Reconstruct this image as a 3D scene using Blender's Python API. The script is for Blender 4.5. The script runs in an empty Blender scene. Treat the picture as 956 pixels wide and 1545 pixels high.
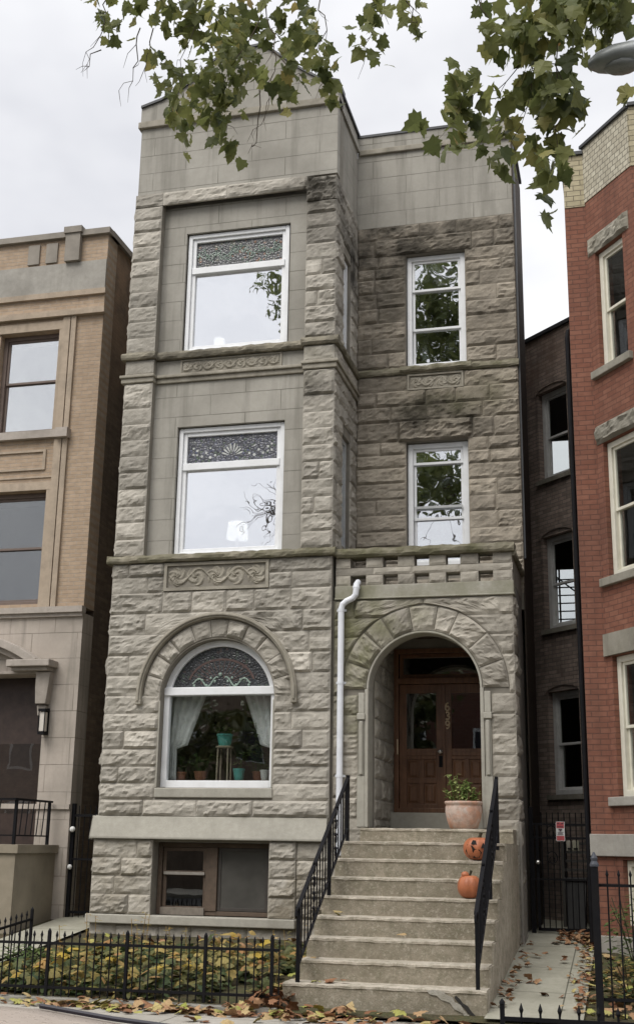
import bpy, math, random
import numpy as np
from mathutils import Vector, Matrix, noise
random.seed(7)
R_ = math.radians
SC = bpy.context.scene
COL = SC.collection

# ------------------------------------------------------------------ camera
CAM_POS = Vector((7.5613, -16.8640, 1.6789))
PITCH, YAW, ROLL = R_(15.36865), R_(-14.45506), R_(0.93111)
cd = bpy.data.cameras.new('camera'); cam = bpy.data.objects.new('camera', cd); COL.objects.link(cam)
fw = Vector((math.sin(YAW)*math.cos(PITCH), math.cos(YAW)*math.cos(PITCH), math.sin(PITCH)))
rt = Vector((math.cos(YAW), -math.sin(YAW), 0)); up = rt.cross(fw)
r2 = math.cos(ROLL)*rt + math.sin(ROLL)*up; u2 = -math.sin(ROLL)*rt + math.cos(ROLL)*up
cam.matrix_world = Matrix(((r2.x, u2.x, -fw.x, CAM_POS.x), (r2.y, u2.y, -fw.y, CAM_POS.y),
                           (r2.z, u2.z, -fw.z, CAM_POS.z), (0, 0, 0, 1)))
cd.sensor_fit = 'VERTICAL'; cd.sensor_height = 24; cd.lens = 1829.608/1545*24
cd.clip_start = 0.1; cd.clip_end = 2000
SC.camera = cam

# ------------------------------------------------------------------ world and sun
SUN_EL, SUN_ROT = R_(52), R_(205)
w = bpy.data.worlds.new("World"); SC.world = w; w.use_nodes = True
nt = w.node_tree; nt.nodes.clear()
def wn(t, **k):
    n = nt.nodes.new(t)
    for a, b in k.items(): setattr(n, a, b)
    return n
sky = wn('ShaderNodeTexSky', sky_type='NISHITA', sun_disc=False); sky.sun_elevation = SUN_EL; sky.sun_rotation = SUN_ROT
hs = wn('ShaderNodeHueSaturation'); hs.inputs['Saturation'].default_value = 0.25
nt.links.new(sky.outputs[0], hs.inputs['Color'])
tc = wn('ShaderNodeTexCoord'); sep = wn('ShaderNodeSeparateXYZ'); nt.links.new(tc.outputs['Generated'], sep.inputs[0])
nz = wn('ShaderNodeTexNoise'); nz.inputs['Scale'].default_value = 2.4; nz.inputs['Detail'].default_value = 5; nz.inputs['Roughness'].default_value = .5
mp = wn('ShaderNodeMapping'); mp.inputs['Scale'].default_value = (1, 1, 1.7); nt.links.new(tc.outputs['Generated'], mp.inputs[0]); nt.links.new(mp.outputs[0], nz.inputs['Vector'])
cr = wn('ShaderNodeValToRGB'); cr.color_ramp.elements[0].position = .32; cr.color_ramp.elements[1].position = .68
cr.color_ramp.elements[0].color = (4.7, 4.8, 5.25, 1); cr.color_ramp.elements[1].color = (8.6, 8.6, 8.7, 1)
nt.links.new(nz.outputs['Fac'], cr.inputs[0])
zr = wn('ShaderNodeValToRGB')          # brightness of an overcast sky rises towards the zenith
for e_, (p_, v_) in zip([zr.color_ramp.elements[0], zr.color_ramp.elements[1], zr.color_ramp.elements.new(.62)], ((0, .385), (1, 1.0), (.62, .41))): e_.position = p_; e_.color = (v_, v_, v_, 1)
nt.links.new(sep.outputs['Z'], zr.inputs[0])
zs2 = wn('ShaderNodeMath', operation='MULTIPLY'); zs2.inputs[1].default_value = 2.0; nt.links.new(zr.outputs[0], zs2.inputs[0]); zr = zs2
ml = wn('ShaderNodeVectorMath', operation='SCALE'); nt.links.new(cr.outputs[0], ml.inputs[0]); nt.links.new(zr.outputs[0], ml.inputs['Scale'])
mx = wn('ShaderNodeMix', data_type='RGBA'); mx.inputs['Factor'].default_value = .9
nt.links.new(hs.outputs[0], mx.inputs['A']); nt.links.new(ml.outputs[0], mx.inputs['B'])
bg = wn('ShaderNodeBackground'); bg.inputs['Strength'].default_value = 0.1
nt.links.new(mx.outputs['Result'], bg.inputs['Color'])
wo = wn('ShaderNodeOutputWorld'); nt.links.new(bg.outputs[0], wo.inputs[0])
sl = bpy.data.lights.new('sun', 'SUN'); sl.energy = 1.5; sl.angle = R_(38); sl.color = (1, .965, .91)
so = bpy.data.objects.new('sun', sl); COL.objects.link(so)
so.rotation_euler = (R_(90)-SUN_EL, 0, R_(-22)); so.location = (-5, -20, 30)
SC.view_settings.view_transform = 'Standard'; SC.view_settings.look = 'None'
SC.view_settings.exposure = 0.80; SC.view_settings.gamma = 1.0; SC.view_settings.use_curve_mapping = False
SC.render.engine = 'CYCLES'
SC.cycles.max_bounces = 8; SC.cycles.transparent_max_bounces = 12
SC.cycles.use_denoising = True

# ------------------------------------------------------------------ mesh helper
class MB:
    """Collects faces in world space; build() links them as one mesh object."""
    def __init__(s, O=(0, 0, 0), U=(1, 0, 0)):
        s.v = []; s.f = []; s.t = []; s.tint = 0.5
        s.basis(O, U)
    def basis(s, O, U):
        s.O = Vector(O); s.U = Vector(U).normalized(); s.V = Vector((0, 0, 1)); s.N = Vector((s.U.y, -s.U.x, 0))
    def p(s, u, v, n=0.0): return s.O + s.U*u + s.V*v + s.N*n
    def add(s, vs, fs):
        b = len(s.v); s.v.extend([tuple(x) for x in vs])
        for f in fs: s.f.append(tuple(b+i for i in f)); s.t.append(s.tint)
    def box(s, u0, u1, v0, v1, n0, n1):
        if u1 < u0: u0, u1 = u1, u0
        if v1 < v0: v0, v1 = v1, v0
        if n1 < n0: n0, n1 = n1, n0
        c = [s.p(u, v, n) for n in (n0, n1) for v in (v0, v1) for u in (u0, u1)]
        s.add(c, [(0, 2, 3, 1), (4, 5, 7, 6), (0, 1, 5, 4), (2, 6, 7, 3), (0, 4, 6, 2), (1, 3, 7, 5)])
    def wbox(s, x0, x1, y0, y1, z0, z1):
        c = [Vector((x, y, z)) for y in (y1, y0) for z in (z0, z1) for x in (x0, x1)]
        s.add(c, [(0, 2, 3, 1), (4, 5, 7, 6), (0, 1, 5, 4), (2, 6, 7, 3), (0, 4, 6, 2), (1, 3, 7, 5)])
    def prism(s, poly, n0, n1):
        """polygon of (u, v), counter-clockwise seen from +N, from n0 (back) to n1 (front)"""
        k = len(poly)
        vs = [s.p(a, b, n0) for a, b in poly] + [s.p(a, b, n1) for a, b in poly]
        s.add(vs, [tuple(range(k-1, -1, -1)), tuple(range(k, 2*k))] + [(i, (i+1) % k, k+(i+1) % k, k+i) for i in range(k)])
    def strip(s, inner, outer, n0, n1):
        """solid between two open outlines with the same number of points"""
        k = len(inner); vs = []; fs = []
        for a, b in zip(inner, outer): vs += [s.p(a[0], a[1], n0), s.p(b[0], b[1], n0), s.p(b[0], b[1], n1), s.p(a[0], a[1], n1)]
        for i in range(k-1):
            for q in range(4): fs.append((4*i+q, 4*i+(q+1) % 4, 4*i+4+(q+1) % 4, 4*i+4+q))
        fs += [(3, 2, 1, 0), (4*k-4, 4*k-3, 4*k-2, 4*k-1)]
        s.add(vs, fs)
    def tube(s, pts, rad, seg=8, cap=True):
        pts = [Vector(p) for p in pts]; k = len(pts)
        rads = rad if isinstance(rad, (list, tuple)) else [rad]*k
        rings = []
        prev = None
        for i, p in enumerate(pts):
            d = (pts[min(i+1, k-1)] - pts[max(i-1, 0)])
            d = d.normalized() if d.length > 1e-9 else Vector((0, 0, 1))
            if prev is None:
                a = d.orthogonal().normalized()
            else:
                a = (prev - d*prev.dot(d)); a = a.normalized() if a.length > 1e-6 else d.orthogonal().normalized()
            prev = a; b = d.cross(a)
            rings.append([p + (a*math.cos(2*math.pi*j/seg) + b*math.sin(2*math.pi*j/seg))*rads[i] for j in range(seg)])
        vs = [q for r in rings for q in r]; fs = []
        for i in range(k-1):
            for j in range(seg):
                fs.append((i*seg+j, i*seg+(j+1) % seg, (i+1)*seg+(j+1) % seg, (i+1)*seg+j))
        if cap: fs += [tuple(range(seg-1, -1, -1)), tuple((k-1)*seg+j for j in range(seg))]
        s.add(vs, fs)
    def lathe(s, c, prof, seg=20, wob=None):
        c = Vector(c); vs = []; fs = []
        for r, z in prof:
            for j in range(seg):
                a = 2*math.pi*j/seg; rr = r*(wob(a, z) if wob else 1)
                vs.append(c + Vector((rr*math.cos(a), rr*math.sin(a), z)))
        k = len(prof)
        for i in range(k-1):
            for j in range(seg):
                fs.append((i*seg+j, i*seg+(j+1) % seg, (i+1)*seg+(j+1) % seg, (i+1)*seg+j))
        fs.append(tuple(range(seg-1, -1, -1))); fs.append(tuple((k-1)*seg+j for j in range(seg)))
        s.add(vs, fs)
    def ball(s, c, r, seg=10, rings=7, sc=(1, 1, 1)):
        c = Vector(c); vs = []; fs = []
        for i in range(1, rings):
            th = math.pi*i/rings
            for j in range(seg):
                a = 2*math.pi*j/seg
                vs.append(c + Vector((r*sc[0]*math.sin(th)*math.cos(a), r*sc[1]*math.sin(th)*math.sin(a), -r*sc[2]*math.cos(th))))
        n = len(vs); vs += [c - Vector((0, 0, r*sc[2])), c + Vector((0, 0, r*sc[2]))]
        for i in range(rings-2):
            for j in range(seg): fs.append((i*seg+j, i*seg+(j+1) % seg, (i+1)*seg+(j+1) % seg, (i+1)*seg+j))
        for j in range(seg):
            fs.append((n, (j+1) % seg, j)); fs.append((n+1, (rings-2)*seg+j, (rings-2)*seg+(j+1) % seg))
        s.add(vs, fs)
    def build(s, name, m, parent=None, origin=None, smooth=False):
        off = Vector((0, 0, 0)); q = parent
        while q is not None: off += q.location; q = q.parent
        loc = Vector((0, 0, 0))
        if parent is None and origin is not None: off = Vector(origin); loc = off.copy()
        me = bpy.data.meshes.new(name)
        me.from_pydata([(a[0]-off.x, a[1]-off.y, a[2]-off.z) for a in s.v], [], s.f)
        at = me.attributes.new('tint', 'FLOAT', 'FACE'); at.data.foreach_set('value', s.t)
        if smooth: me.polygons.foreach_set('use_smooth', [True]*len(me.polygons))
        me.update()
        o = bpy.data.objects.new(name, me); COL.objects.link(o)
        if m is not None: me.materials.append(m)
        if parent is not None: o.parent = parent
        o.location = loc
        return o

def tag(o, label=None, cat=None, group=None, kind=None):
    if label: o['label'] = label
    if cat: o['category'] = cat
    if group: o['group'] = group
    if kind: o['kind'] = kind
    return o
def thing(name, loc, label, cat, group=None):
    o = bpy.data.objects.new(name, None); COL.objects.link(o); o.location = loc; o.empty_display_size = .2
    return tag(o, label, cat, group)
def copy_obj(o, parent, loc=None):
    c = o.copy(); COL.objects.link(c); c.parent = parent
    if loc is not None: c.location = loc
    return c

# ------------------------------------------------------------------ materials
def srgb(r, g, b):
    f = lambda c: ((c/255+.055)/1.055)**2.4 if c > 10 else c/255/12.92
    return (f(r), f(g), f(b), 1)
class NT:
    def __init__(s, name):
        s.m = bpy.data.materials.new(name); s.m.use_nodes = True; s.t = s.m.node_tree; s.t.nodes.clear()
        s.out = s.n('ShaderNodeOutputMaterial'); s.geo = s.n('ShaderNodeNewGeometry')
        s.pos = s.geo.outputs['Position']
    def n(s, ty, **k):
        q = s.t.nodes.new(ty)
        for a, b in k.items(): setattr(q, a, b)
        return q
    def l(s, a, b): s.t.links.new(a, b)
    def put(s, sock, v):
        if isinstance(v, bpy.types.NodeSocket): s.l(v, sock)
        else: sock.default_value = v
    def math(s, op, a, b=0.0, clamp=False):
        q = s.n('ShaderNodeMath', operation=op); q.use_clamp = clamp; s.put(q.inputs[0], a); s.put(q.inputs[1], b); return q.outputs[0]
    def map(s, v, a, b, c=0.0, d=1.0):
        q = s.n('ShaderNodeMapRange'); s.put(q.inputs[0], v)
        for i, x in enumerate((a, b, c, d)): q.inputs[1+i].default_value = x
        return q.outputs[0]
    def noise(s, scale, detail=4, rough=.55, stretch=(1, 1, 1), off=(0, 0, 0), vec=None):
        m = s.n('ShaderNodeMapping'); m.inputs['Scale'].default_value = stretch; m.inputs['Location'].default_value = off
        s.l(vec or s.pos, m.inputs[0])
        q = s.n('ShaderNodeTexNoise'); q.inputs['Scale'].default_value = scale; q.inputs['Detail'].default_value = detail; q.inputs['Roughness'].default_value = rough
        s.l(m.outputs[0], q.inputs['Vector']); return q.outputs['Fac']
    def mix(s, f, a, b, blend='MIX'):
        q = s.n('ShaderNodeMix', data_type='RGBA', blend_type=blend); s.put(q.inputs['Factor'], f); s.put(q.inputs['A'], a); s.put(q.inputs['B'], b); return q.outputs['Result']
    def attr(s):
        q = s.n('ShaderNodeAttribute'); q.attribute_name = 'tint'; return q.outputs['Fac']
    def blob(s, c, rad, stretch=(1, 1, 1)):
        """soft patch of the surface around a place on the building (x, y, z), radius in metres"""
        q = s.n('ShaderNodeVectorMath', operation='SUBTRACT'); s.l(s.pos, q.inputs[0]); q.inputs[1].default_value = c
        r = s.n('ShaderNodeVectorMath', operation='MULTIPLY'); s.l(q.outputs[0], r.inputs[0]); r.inputs[1].default_value = stretch
        ln = s.n('ShaderNodeVectorMath', operation='LENGTH'); s.l(r.outputs[0], ln.inputs[0])
        return s.map(ln.outputs['Value'], rad*.35, rad, 1, 0)
    def bump(s, h, dist, strength=1.0, nrm=None):
        q = s.n('ShaderNodeBump'); q.inputs['Distance'].default_value = dist; q.inputs['Strength'].default_value = strength
        s.l(h, q.inputs['Height'])
        if nrm is not None: s.l(nrm, q.inputs['Normal'])
        return q.outputs[0]
    def pbsdf(s, col, rough=.8, nrm=None, metal=0.0, spec=.3):
        b = s.n('ShaderNodeBsdfPrincipled'); s.put(b.inputs['Base Color'], col); s.put(b.inputs['Roughness'], rough); s.put(b.inputs['Metallic'], metal)
        b.inputs['Specular IOR Level'].default_value = spec
        if nrm is not None: s.l(nrm, b.inputs['Normal'])
        return b.outputs[0]
    def done(s, sh): s.l(sh, s.out.inputs[0]); return s.m
    def planar(s, U):
        """(along the wall, height, 0) for a wall running along U"""
        d = s.n('ShaderNodeVectorMath', operation='DOT_PRODUCT'); s.l(s.pos, d.inputs[0]); d.inputs[1].default_value = (U[0], U[1], 0)
        sp = s.n('ShaderNodeSeparateXYZ'); s.l(s.pos, sp.inputs[0])
        c = s.n('ShaderNodeCombineXYZ'); s.l(d.outputs['Value'], c.inputs[0]); s.l(sp.outputs['Z'], c.inputs[1]); return c.outputs[0]

def rgb(r, g, b): return (r, g, b, 1)

def stone(name, c1, c2, stains=(), soot=.35, bump=.006, tintamt=.35, mottle=3.0):
    """weathered limestone; stains = (centre, radius, stretch, colour, amount) patches of soot or algae that belong to the stone"""
    t = NT(name)
    big = t.noise(1.1, 5, .6, off=(3, 1, 2)); fine = t.noise(14, 6, .65); mid = t.noise(mottle, 5, .6)
    col = t.mix(t.map(mid, .3, .7), c1, c2)
    tv = t.map(t.attr(), 0, 1, 1-tintamt, 1+tintamt)
    sc = t.n('ShaderNodeVectorMath', operation='SCALE'); t.l(col, sc.inputs[0]); t.l(tv, sc.inputs['Scale']); col = sc.outputs[0]
    col = t.mix(t.math('MULTIPLY', t.map(big, .5, .72), soot), col, rgb(.10, .09, .075))
    streak = t.noise(1.6, 4, .6, stretch=(3.2, 3.2, .35), off=(7, 2, 0))
    col = t.mix(t.math('MULTIPLY', t.map(streak, .52, .75), soot*.8), col, rgb(.13, .118, .095))
    col = t.mix(t.map(fine, .3, .75, 0, .30), col, rgb(.16, .145, .12))
    for (c, r, st, sc_, am) in stains:
        nn = t.noise(2.3, 5, .65, off=(c[0], 0, c[2]))
        msk = t.math('MULTIPLY', t.blob(c, r, st), t.map(nn, .36, .60))
        col = t.mix(t.math('MULTIPLY', msk, am), col, sc_)
    h = t.math('ADD', t.math('MULTIPLY', fine, .6), t.noise(45, 3, .7))
    return t.done(t.pbsdf(col, .9, t.bump(h, bump), spec=.15))

def ashlar(name, c1, c2, U, bw, bh, joint=.012, soot=.2, off=(0, 0)):
    """smooth-faced limestone with thin joints"""
    t = NT(name); vec = t.planar(U)
    m = t.n('ShaderNodeMapping'); m.inputs['Location'].default_value = (off[0], off[1], 0); t.l(vec, m.inputs[0])
    br = t.n('ShaderNodeTexBrick'); t.l(m.outputs[0], br.inputs['Vector']); br.inputs['Scale'].default_value = 1
    br.inputs['Brick Width'].default_value = bw; br.inputs['Row Height'].default_value = bh; br.inputs['Mortar Size'].default_value = joint*.5
    br.inputs['Mortar Smooth'].default_value = .2; br.inputs['Bias'].default_value = 0; br.offset = .5
    br.inputs['Color1'].default_value = c1; br.inputs['Color2'].default_value = c2
    br.inputs['Mortar'].default_value = (c1[0]*.58, c1[1]*.57, c1[2]*.54, 1)
    big = t.noise(.9, 6, .6); fine = t.noise(18, 5, .6); fade = t.map(t.noise(1.7, 3, .6, off=(9, 9, 9)), .35, .62, .15, 1); streak = t.noise(1.2, 5, .62, stretch=(4, 4, .3), off=(5, 1, 0))
    col = t.mix(t.math('MULTIPLY', br.outputs['Fac'], fade), t.mix(t.map(t.noise(.8, 3, .5, off=(2, 6, 4)), .35, .65), c1, c2), (c1[0]*.5, c1[1]*.5, c1[2]*.47, 1)); col = t.mix(t.map(big, .42, .75, 0, soot*1.3), col, rgb(.16, .15, .125))
    col = t.mix(t.map(streak, .5, .78, 0, soot*1.6), col, rgb(.14, .132, .11))
    col = t.mix(t.map(fine, .35, .75, 0, .16), col, rgb(.2, .19, .16))
    h = t.math('ADD', t.math('MULTIPLY', br.outputs['Fac'], -1.0), t.math('MULTIPLY', fine, .35))
    return t.done(t.pbsdf(col, .85, t.bump(h, .006), spec=.2))

def brick(name, c1, c2, mortar, U, bw=.205, bh=.068, joint=.011, grime=.3, grimecol=(.06, .05, .04, 1), rough=.85, stains=()):
    t = NT(name); vec = t.planar(U)
    br = t.n('ShaderNodeTexBrick'); t.l(vec, br.inputs['Vector']); br.inputs['Scale'].default_value = 1
    br.inputs['Brick Width'].default_value = bw; br.inputs['Row Height'].default_value = bh; br.inputs['Mortar Size'].default_value = joint*.5
    br.inputs['Mortar Smooth'].default_value = .3; br.inputs['Bias'].default_value = 0; br.offset = .5
    br.inputs['Color1'].default_value = c1; br.inputs['Color2'].default_value = c2; br.inputs['Mortar'].default_value = mortar
    cell = t.noise(9, 2, .5, stretch=(1, 1, 1.6)); big = t.noise(.8, 6, .62, off=(4, 4, 1)); fine = t.noise(30, 4, .6)
    col = t.mix(t.map(cell, .35, .7, 0, .38), br.outputs['Color'], (c2[0]*.6, c2[1]*.6, c2[2]*.6, 1))
    streak = t.noise(1.3, 5, .62, stretch=(3.2, 3.2, .3), off=(1, 8, 0))
    col = t.mix(t.map(big, .42, .75, 0, grime), col, grimecol)
    col = t.mix(t.map(streak, .5, .75, 0, grime), col, grimecol)
    for (c, r, st, sc_, am) in stains:
        nn = t.noise(2.0, 5, .65, off=(c[0], 0, c[2]))
        col = t.mix(t.math('MULTIPLY', t.math('MULTIPLY', t.blob(c, r, st), t.map(nn, .3, .6)), am), col, sc_)
    h = t.math('ADD', t.math('MULTIPLY', br.outputs['Fac'], -1.0), t.math('MULTIPLY', fine, .4))
    return t.done(t.pbsdf(col, rough, t.bump(h, .006), spec=.2))

def plain(name, c, rough=.6, var=.25, scale=6, bump=0.0, metal=0.0, spec=.4, dirt=None, dirtamt=.4):
    t = NT(name); n1 = t.noise(scale, 5, .6); n2 = t.noise(scale*6, 4, .6)
    d = (c[0]*(1-var), c[1]*(1-var), c[2]*(1-var), 1)
    col = t.mix(t.map(n1, .3, .7), c, d)
    if dirt is not None: col = t.mix(t.map(t.noise(scale*.5, 6, .65, off=(2, 5, 1)), .45, .75, 0, dirtamt), col, dirt)
    nr = t.bump(n2, bump) if bump else None
    return t.done(t.pbsdf(col, t.map(n2, .2, .8, max(0, rough-.08), min(1, rough+.08)), nr, metal, spec))

def glass(name, refl, tint=(.02, .022, .025, 1), rough=.01, wavy=.0006):
    t = NT(name)
    nr = t.bump(t.noise(1.7, 2, .5), wavy*10)
    g = t.n('ShaderNodeBsdfGlossy'); g.inputs['Color'].default_value = (.97, .98, 1, 1); g.inputs['Roughness'].default_value = rough; t.l(nr, g.inputs['Normal'])
    tr = t.n('ShaderNodeBsdfTransparent'); tr.inputs['Color'].default_value = (.93, .95, .94, 1)
    mxs = t.n('ShaderNodeMixShader'); mxs.inputs[0].default_value = refl; t.l(tr.outputs[0], mxs.inputs[1]); t.l(g.outputs[0], mxs.inputs[2])
    return t.done(mxs.outputs[0])

SOOT = rgb(.045, .04, .032); MOSS = rgb(.085, .082, .042); BLACK = rgb(.03, .028, .024); ALGAE = rgb(.155, .152, .085)
M = {}
L1, L2 = rgb(.46, .43, .375), rgb(.35, .324, .278)
M['rock'] = stone('rock_faced_limestone', L1, L2, stains=[
    ((3.2, 0, 11.85), .8, (1, 1, 1), SOOT, .8), ((3.3, .6, 11.2), 1.0, (1, 1, .8), SOOT, .6), ((3.2, 0, 9.2), .5, (1, 1, 2), SOOT, .6),
    ((3.1, 0, 8.45), .42, (1, 1, 1.3), SOOT, .75), ((1.7, 0, 5.6), 1.6, (.6, 1, 2.5), SOOT, .45), ((2.9, 0, 8.9), 1.0, (1, 1, 2), MOSS, .3),
    ((3.4, 1.2, 10.9), .7, (1, 1, .8), BLACK, .9), ((.2, 0, 1.3), 1.2, (1, 1, 1), rgb(.20, .17, .12), .4), ((3.1, 0, .9), .9, (1, 1, 1), rgb(.20, .165, .11), .6)], soot=.28)
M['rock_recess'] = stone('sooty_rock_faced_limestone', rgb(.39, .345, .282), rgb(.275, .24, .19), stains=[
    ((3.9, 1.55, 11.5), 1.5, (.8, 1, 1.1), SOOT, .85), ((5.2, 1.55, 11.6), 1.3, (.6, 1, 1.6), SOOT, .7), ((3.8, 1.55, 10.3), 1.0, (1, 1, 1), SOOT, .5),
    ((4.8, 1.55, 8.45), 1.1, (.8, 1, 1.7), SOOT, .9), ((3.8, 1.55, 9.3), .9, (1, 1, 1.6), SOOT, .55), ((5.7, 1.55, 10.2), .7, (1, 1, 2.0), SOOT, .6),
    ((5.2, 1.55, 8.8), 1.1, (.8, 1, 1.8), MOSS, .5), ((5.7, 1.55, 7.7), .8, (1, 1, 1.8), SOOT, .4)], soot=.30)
M['rock_porch'] = stone('porch_limestone', rgb(.44, .407, .348), rgb(.325, .297, .25), stains=[
    ((3.75, 0, 4.5), .8, (1.3, 1, .75), ALGAE, .95), ((4.3, 0, 4.9), .8, (1, 1, 1.6), ALGAE, .7), ((3.85, 0, 3.6), .6, (1.3, 1, .7), ALGAE, .7),
    ((5.2, 0, 5.0), .6, (1, 1, 1.6), SOOT, .4), ((6.0, .5, 4.6), .5, (1, .7, .8), SOOT, .7), ((5.95, 0, 1.2), .7, (1, 1, .8), rgb(.16, .14, .11), .7)], soot=.3)
M['ledge'] = stone('mossy_ledge_stone', rgb(.33, .30, .235), rgb(.20, .18, .13), stains=[
    ((1.7, 0, 5.85), 3.0, (.6, 1, 2), MOSS, .6), ((4.8, 0, 5.85), 2.0, (.7, 1, 2), MOSS, .75), ((1.7, 0, 9.2), 2.5, (.7, 1, 2), SOOT, .6), ((4.9, 1.5, 9.2), 2.0, (.7, 1, 2), MOSS, .7)], soot=.55)
M['smooth_base'] = stone('dressed_limestone', rgb(.43, .41, .355), rgb(.37, .352, .30), soot=.2, bump=.003, tintamt=.1, mottle=1.2,
    stains=[((5, 0, 5.25), 2.5, (.5, 1, 2), ALGAE, .5), ((3.8, 0, 5.2), .6, (1, 1, 1), ALGAE, .5)])
M['carved'] = stone('carved_limestone', rgb(.39, .36, .30), rgb(.28, .255, .205), soot=.5, bump=.004, mottle=5)
M['ashlar_front'] = ashlar('smooth_ashlar_front', rgb(.385, .365, .322), rgb(.325, .307, .27), (1, 0), 1.15, .335, soot=.42, off=(.3, -.14))
M['ashlar_side'] = ashlar('smooth_ashlar_side', rgb(.385, .365, .322), rgb(.325, .307, .27), (0, 1), 1.15, .335, soot=.42, off=(.5, -.14))
M['joint'] = plain('lime_mortar', rgb(.25, .228, .19), .95, .3, 4)
M['render_side'] = plain('grey_cement_render', rgb(.27, .25, .22), .9, .35, 2.0, .004, dirt=rgb(.08, .07, .06), dirtamt=.6)
M['white'] = plain('white_window_paint', rgb(.78, .79, .80), .45, .06, 8, dirt=rgb(.45, .44, .42), dirtamt=.25)
M['greypaint'] = plain('grey_window_paint', rgb(.46, .47, .47), .5, .12, 8)
M['pale_grey'] = plain('dusty_grey_window_paint', rgb(.62, .62, .60), .6, .2, 8)
M['cream'] = plain('cream_window_paint', rgb(.72, .69, .58), .5, .1, 8, dirt=rgb(.4, .38, .3), dirtamt=.3)
M['glass_sky'] = glass('reflective_window_glass', .80)
M['glass'] = glass('window_glass', .5); M['glass_rear'] = glass('grey_window_glass', .58); M['glass_half'] = glass('dusty_window_glass', .46)
M['glass_shop'] = glass('ground_floor_window_glass', .2)
M['glass_dark'] = glass('dim_window_glass', .12, wavy=0.0001)
M['wood_brown'] = plain('weathered_brown_wood', rgb(.12, .085, .06), .7, .4, 10, .003)
M['coping'] = plain('dark_metal_coping', rgb(.05, .052, .055), .5, .3, 5)
M['dark_room'] = plain('unlit_room_plaster', rgb(.09, .085, .08), .9, .2, 2)
M['iron'] = plain('black_painted_iron', rgb(.007, .007, .009), .62, .4, 12, .0015, spec=.16, dirt=rgb(.018, .014, .011), dirtamt=.3)
M['downpipe'] = plain('white_painted_metal', rgb(.76, .78, .82), .4, .1, 5, dirt=rgb(.4, .4, .4), dirtamt=.3)
M['roofing'] = plain('grey_roof_felt', rgb(.12, .12, .12), .95, .3, 2)

def concrete(name, c, dirt, speck=.3, cracks=None):
    t = NT(name); a = t.noise(1.3, 6, .62); b = t.noise(12, 6, .7); f = t.noise(70, 3, .7)
    col = t.mix(t.map(a, .35, .7), c, (c[0]*.72, c[1]*.72, c[2]*.70, 1))
    col = t.mix(t.map(b, .45, .8, 0, .5), col, dirt)
    col = t.mix(t.map(f, .5, .75, 0, speck), col, (c[0]*.45, c[1]*.45, c[2]*.42, 1))
    if cracks:
        br = t.n('ShaderNodeTexBrick'); br.offset = 0; t.l(t.pos, br.inputs['Vector']); br.inputs['Scale'].default_value = 1
        br.inputs['Brick Width'].default_value = cracks; br.inputs['Row Height'].default_value = cracks; br.inputs['Mortar Size'].default_value = .008
        col = t.mix(br.outputs['Fac'], col, (c[0]*.3, c[1]*.3, c[2]*.28, 1))
    h = t.math('ADD', b, t.math('MULTIPLY', f, .6))
    return t.done(t.pbsdf(col, .9, t.bump(h, .006), spec=.2))

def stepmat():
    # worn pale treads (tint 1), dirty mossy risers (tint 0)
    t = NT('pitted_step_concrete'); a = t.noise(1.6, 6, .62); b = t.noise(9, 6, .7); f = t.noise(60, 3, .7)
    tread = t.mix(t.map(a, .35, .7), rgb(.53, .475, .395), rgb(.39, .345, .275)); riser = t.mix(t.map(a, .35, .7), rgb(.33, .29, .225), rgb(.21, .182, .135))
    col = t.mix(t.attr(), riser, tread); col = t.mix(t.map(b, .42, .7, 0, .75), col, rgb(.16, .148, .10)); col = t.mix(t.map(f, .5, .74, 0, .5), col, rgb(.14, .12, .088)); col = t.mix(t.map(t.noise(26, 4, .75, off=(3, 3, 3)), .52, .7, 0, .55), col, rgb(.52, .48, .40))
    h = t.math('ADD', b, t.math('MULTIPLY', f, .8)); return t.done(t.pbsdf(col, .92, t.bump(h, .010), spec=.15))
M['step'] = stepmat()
M['walk'] = concrete('pavement_concrete', rgb(.40, .375, .33), rgb(.26, .24, .20), .2, 1.5)
M['path'] = concrete('old_path_concrete', rgb(.36, .345, .28), rgb(.20, .195, .14), .2, 1.35)
M['asphalt'] = concrete('road_asphalt', rgb(.055, .055, .055), rgb(.04, .04, .04), .3)
M['kerb'] = concrete('kerb_concrete', rgb(.33, .315, .28), rgb(.2, .19, .16), .2)
def soil():
    t = NT('leafy_soil'); a = t.noise(3, 6, .7); b = t.noise(25, 5, .7)
    col = t.mix(t.map(a, .35, .65), rgb(.06, .045, .028), rgb(.07, .075, .03)); col = t.mix(t.map(b, .5, .7, 0, .6), col, rgb(.17, .11, .05))
    return t.done(t.pbsdf(col, .95, t.bump(b, .03)))
M['soil'] = soil()
def grassmat():
    t = NT('parkway_grass'); a = t.noise(4, 6, .7); b = t.noise(60, 4, .7)
    col = t.mix(t.map(a, .35, .65), rgb(.05, .075, .022), rgb(.10, .09, .035)); return t.done(t.pbsdf(col, .95, t.bump(b, .03)))
M['grass'] = grassmat()

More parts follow.
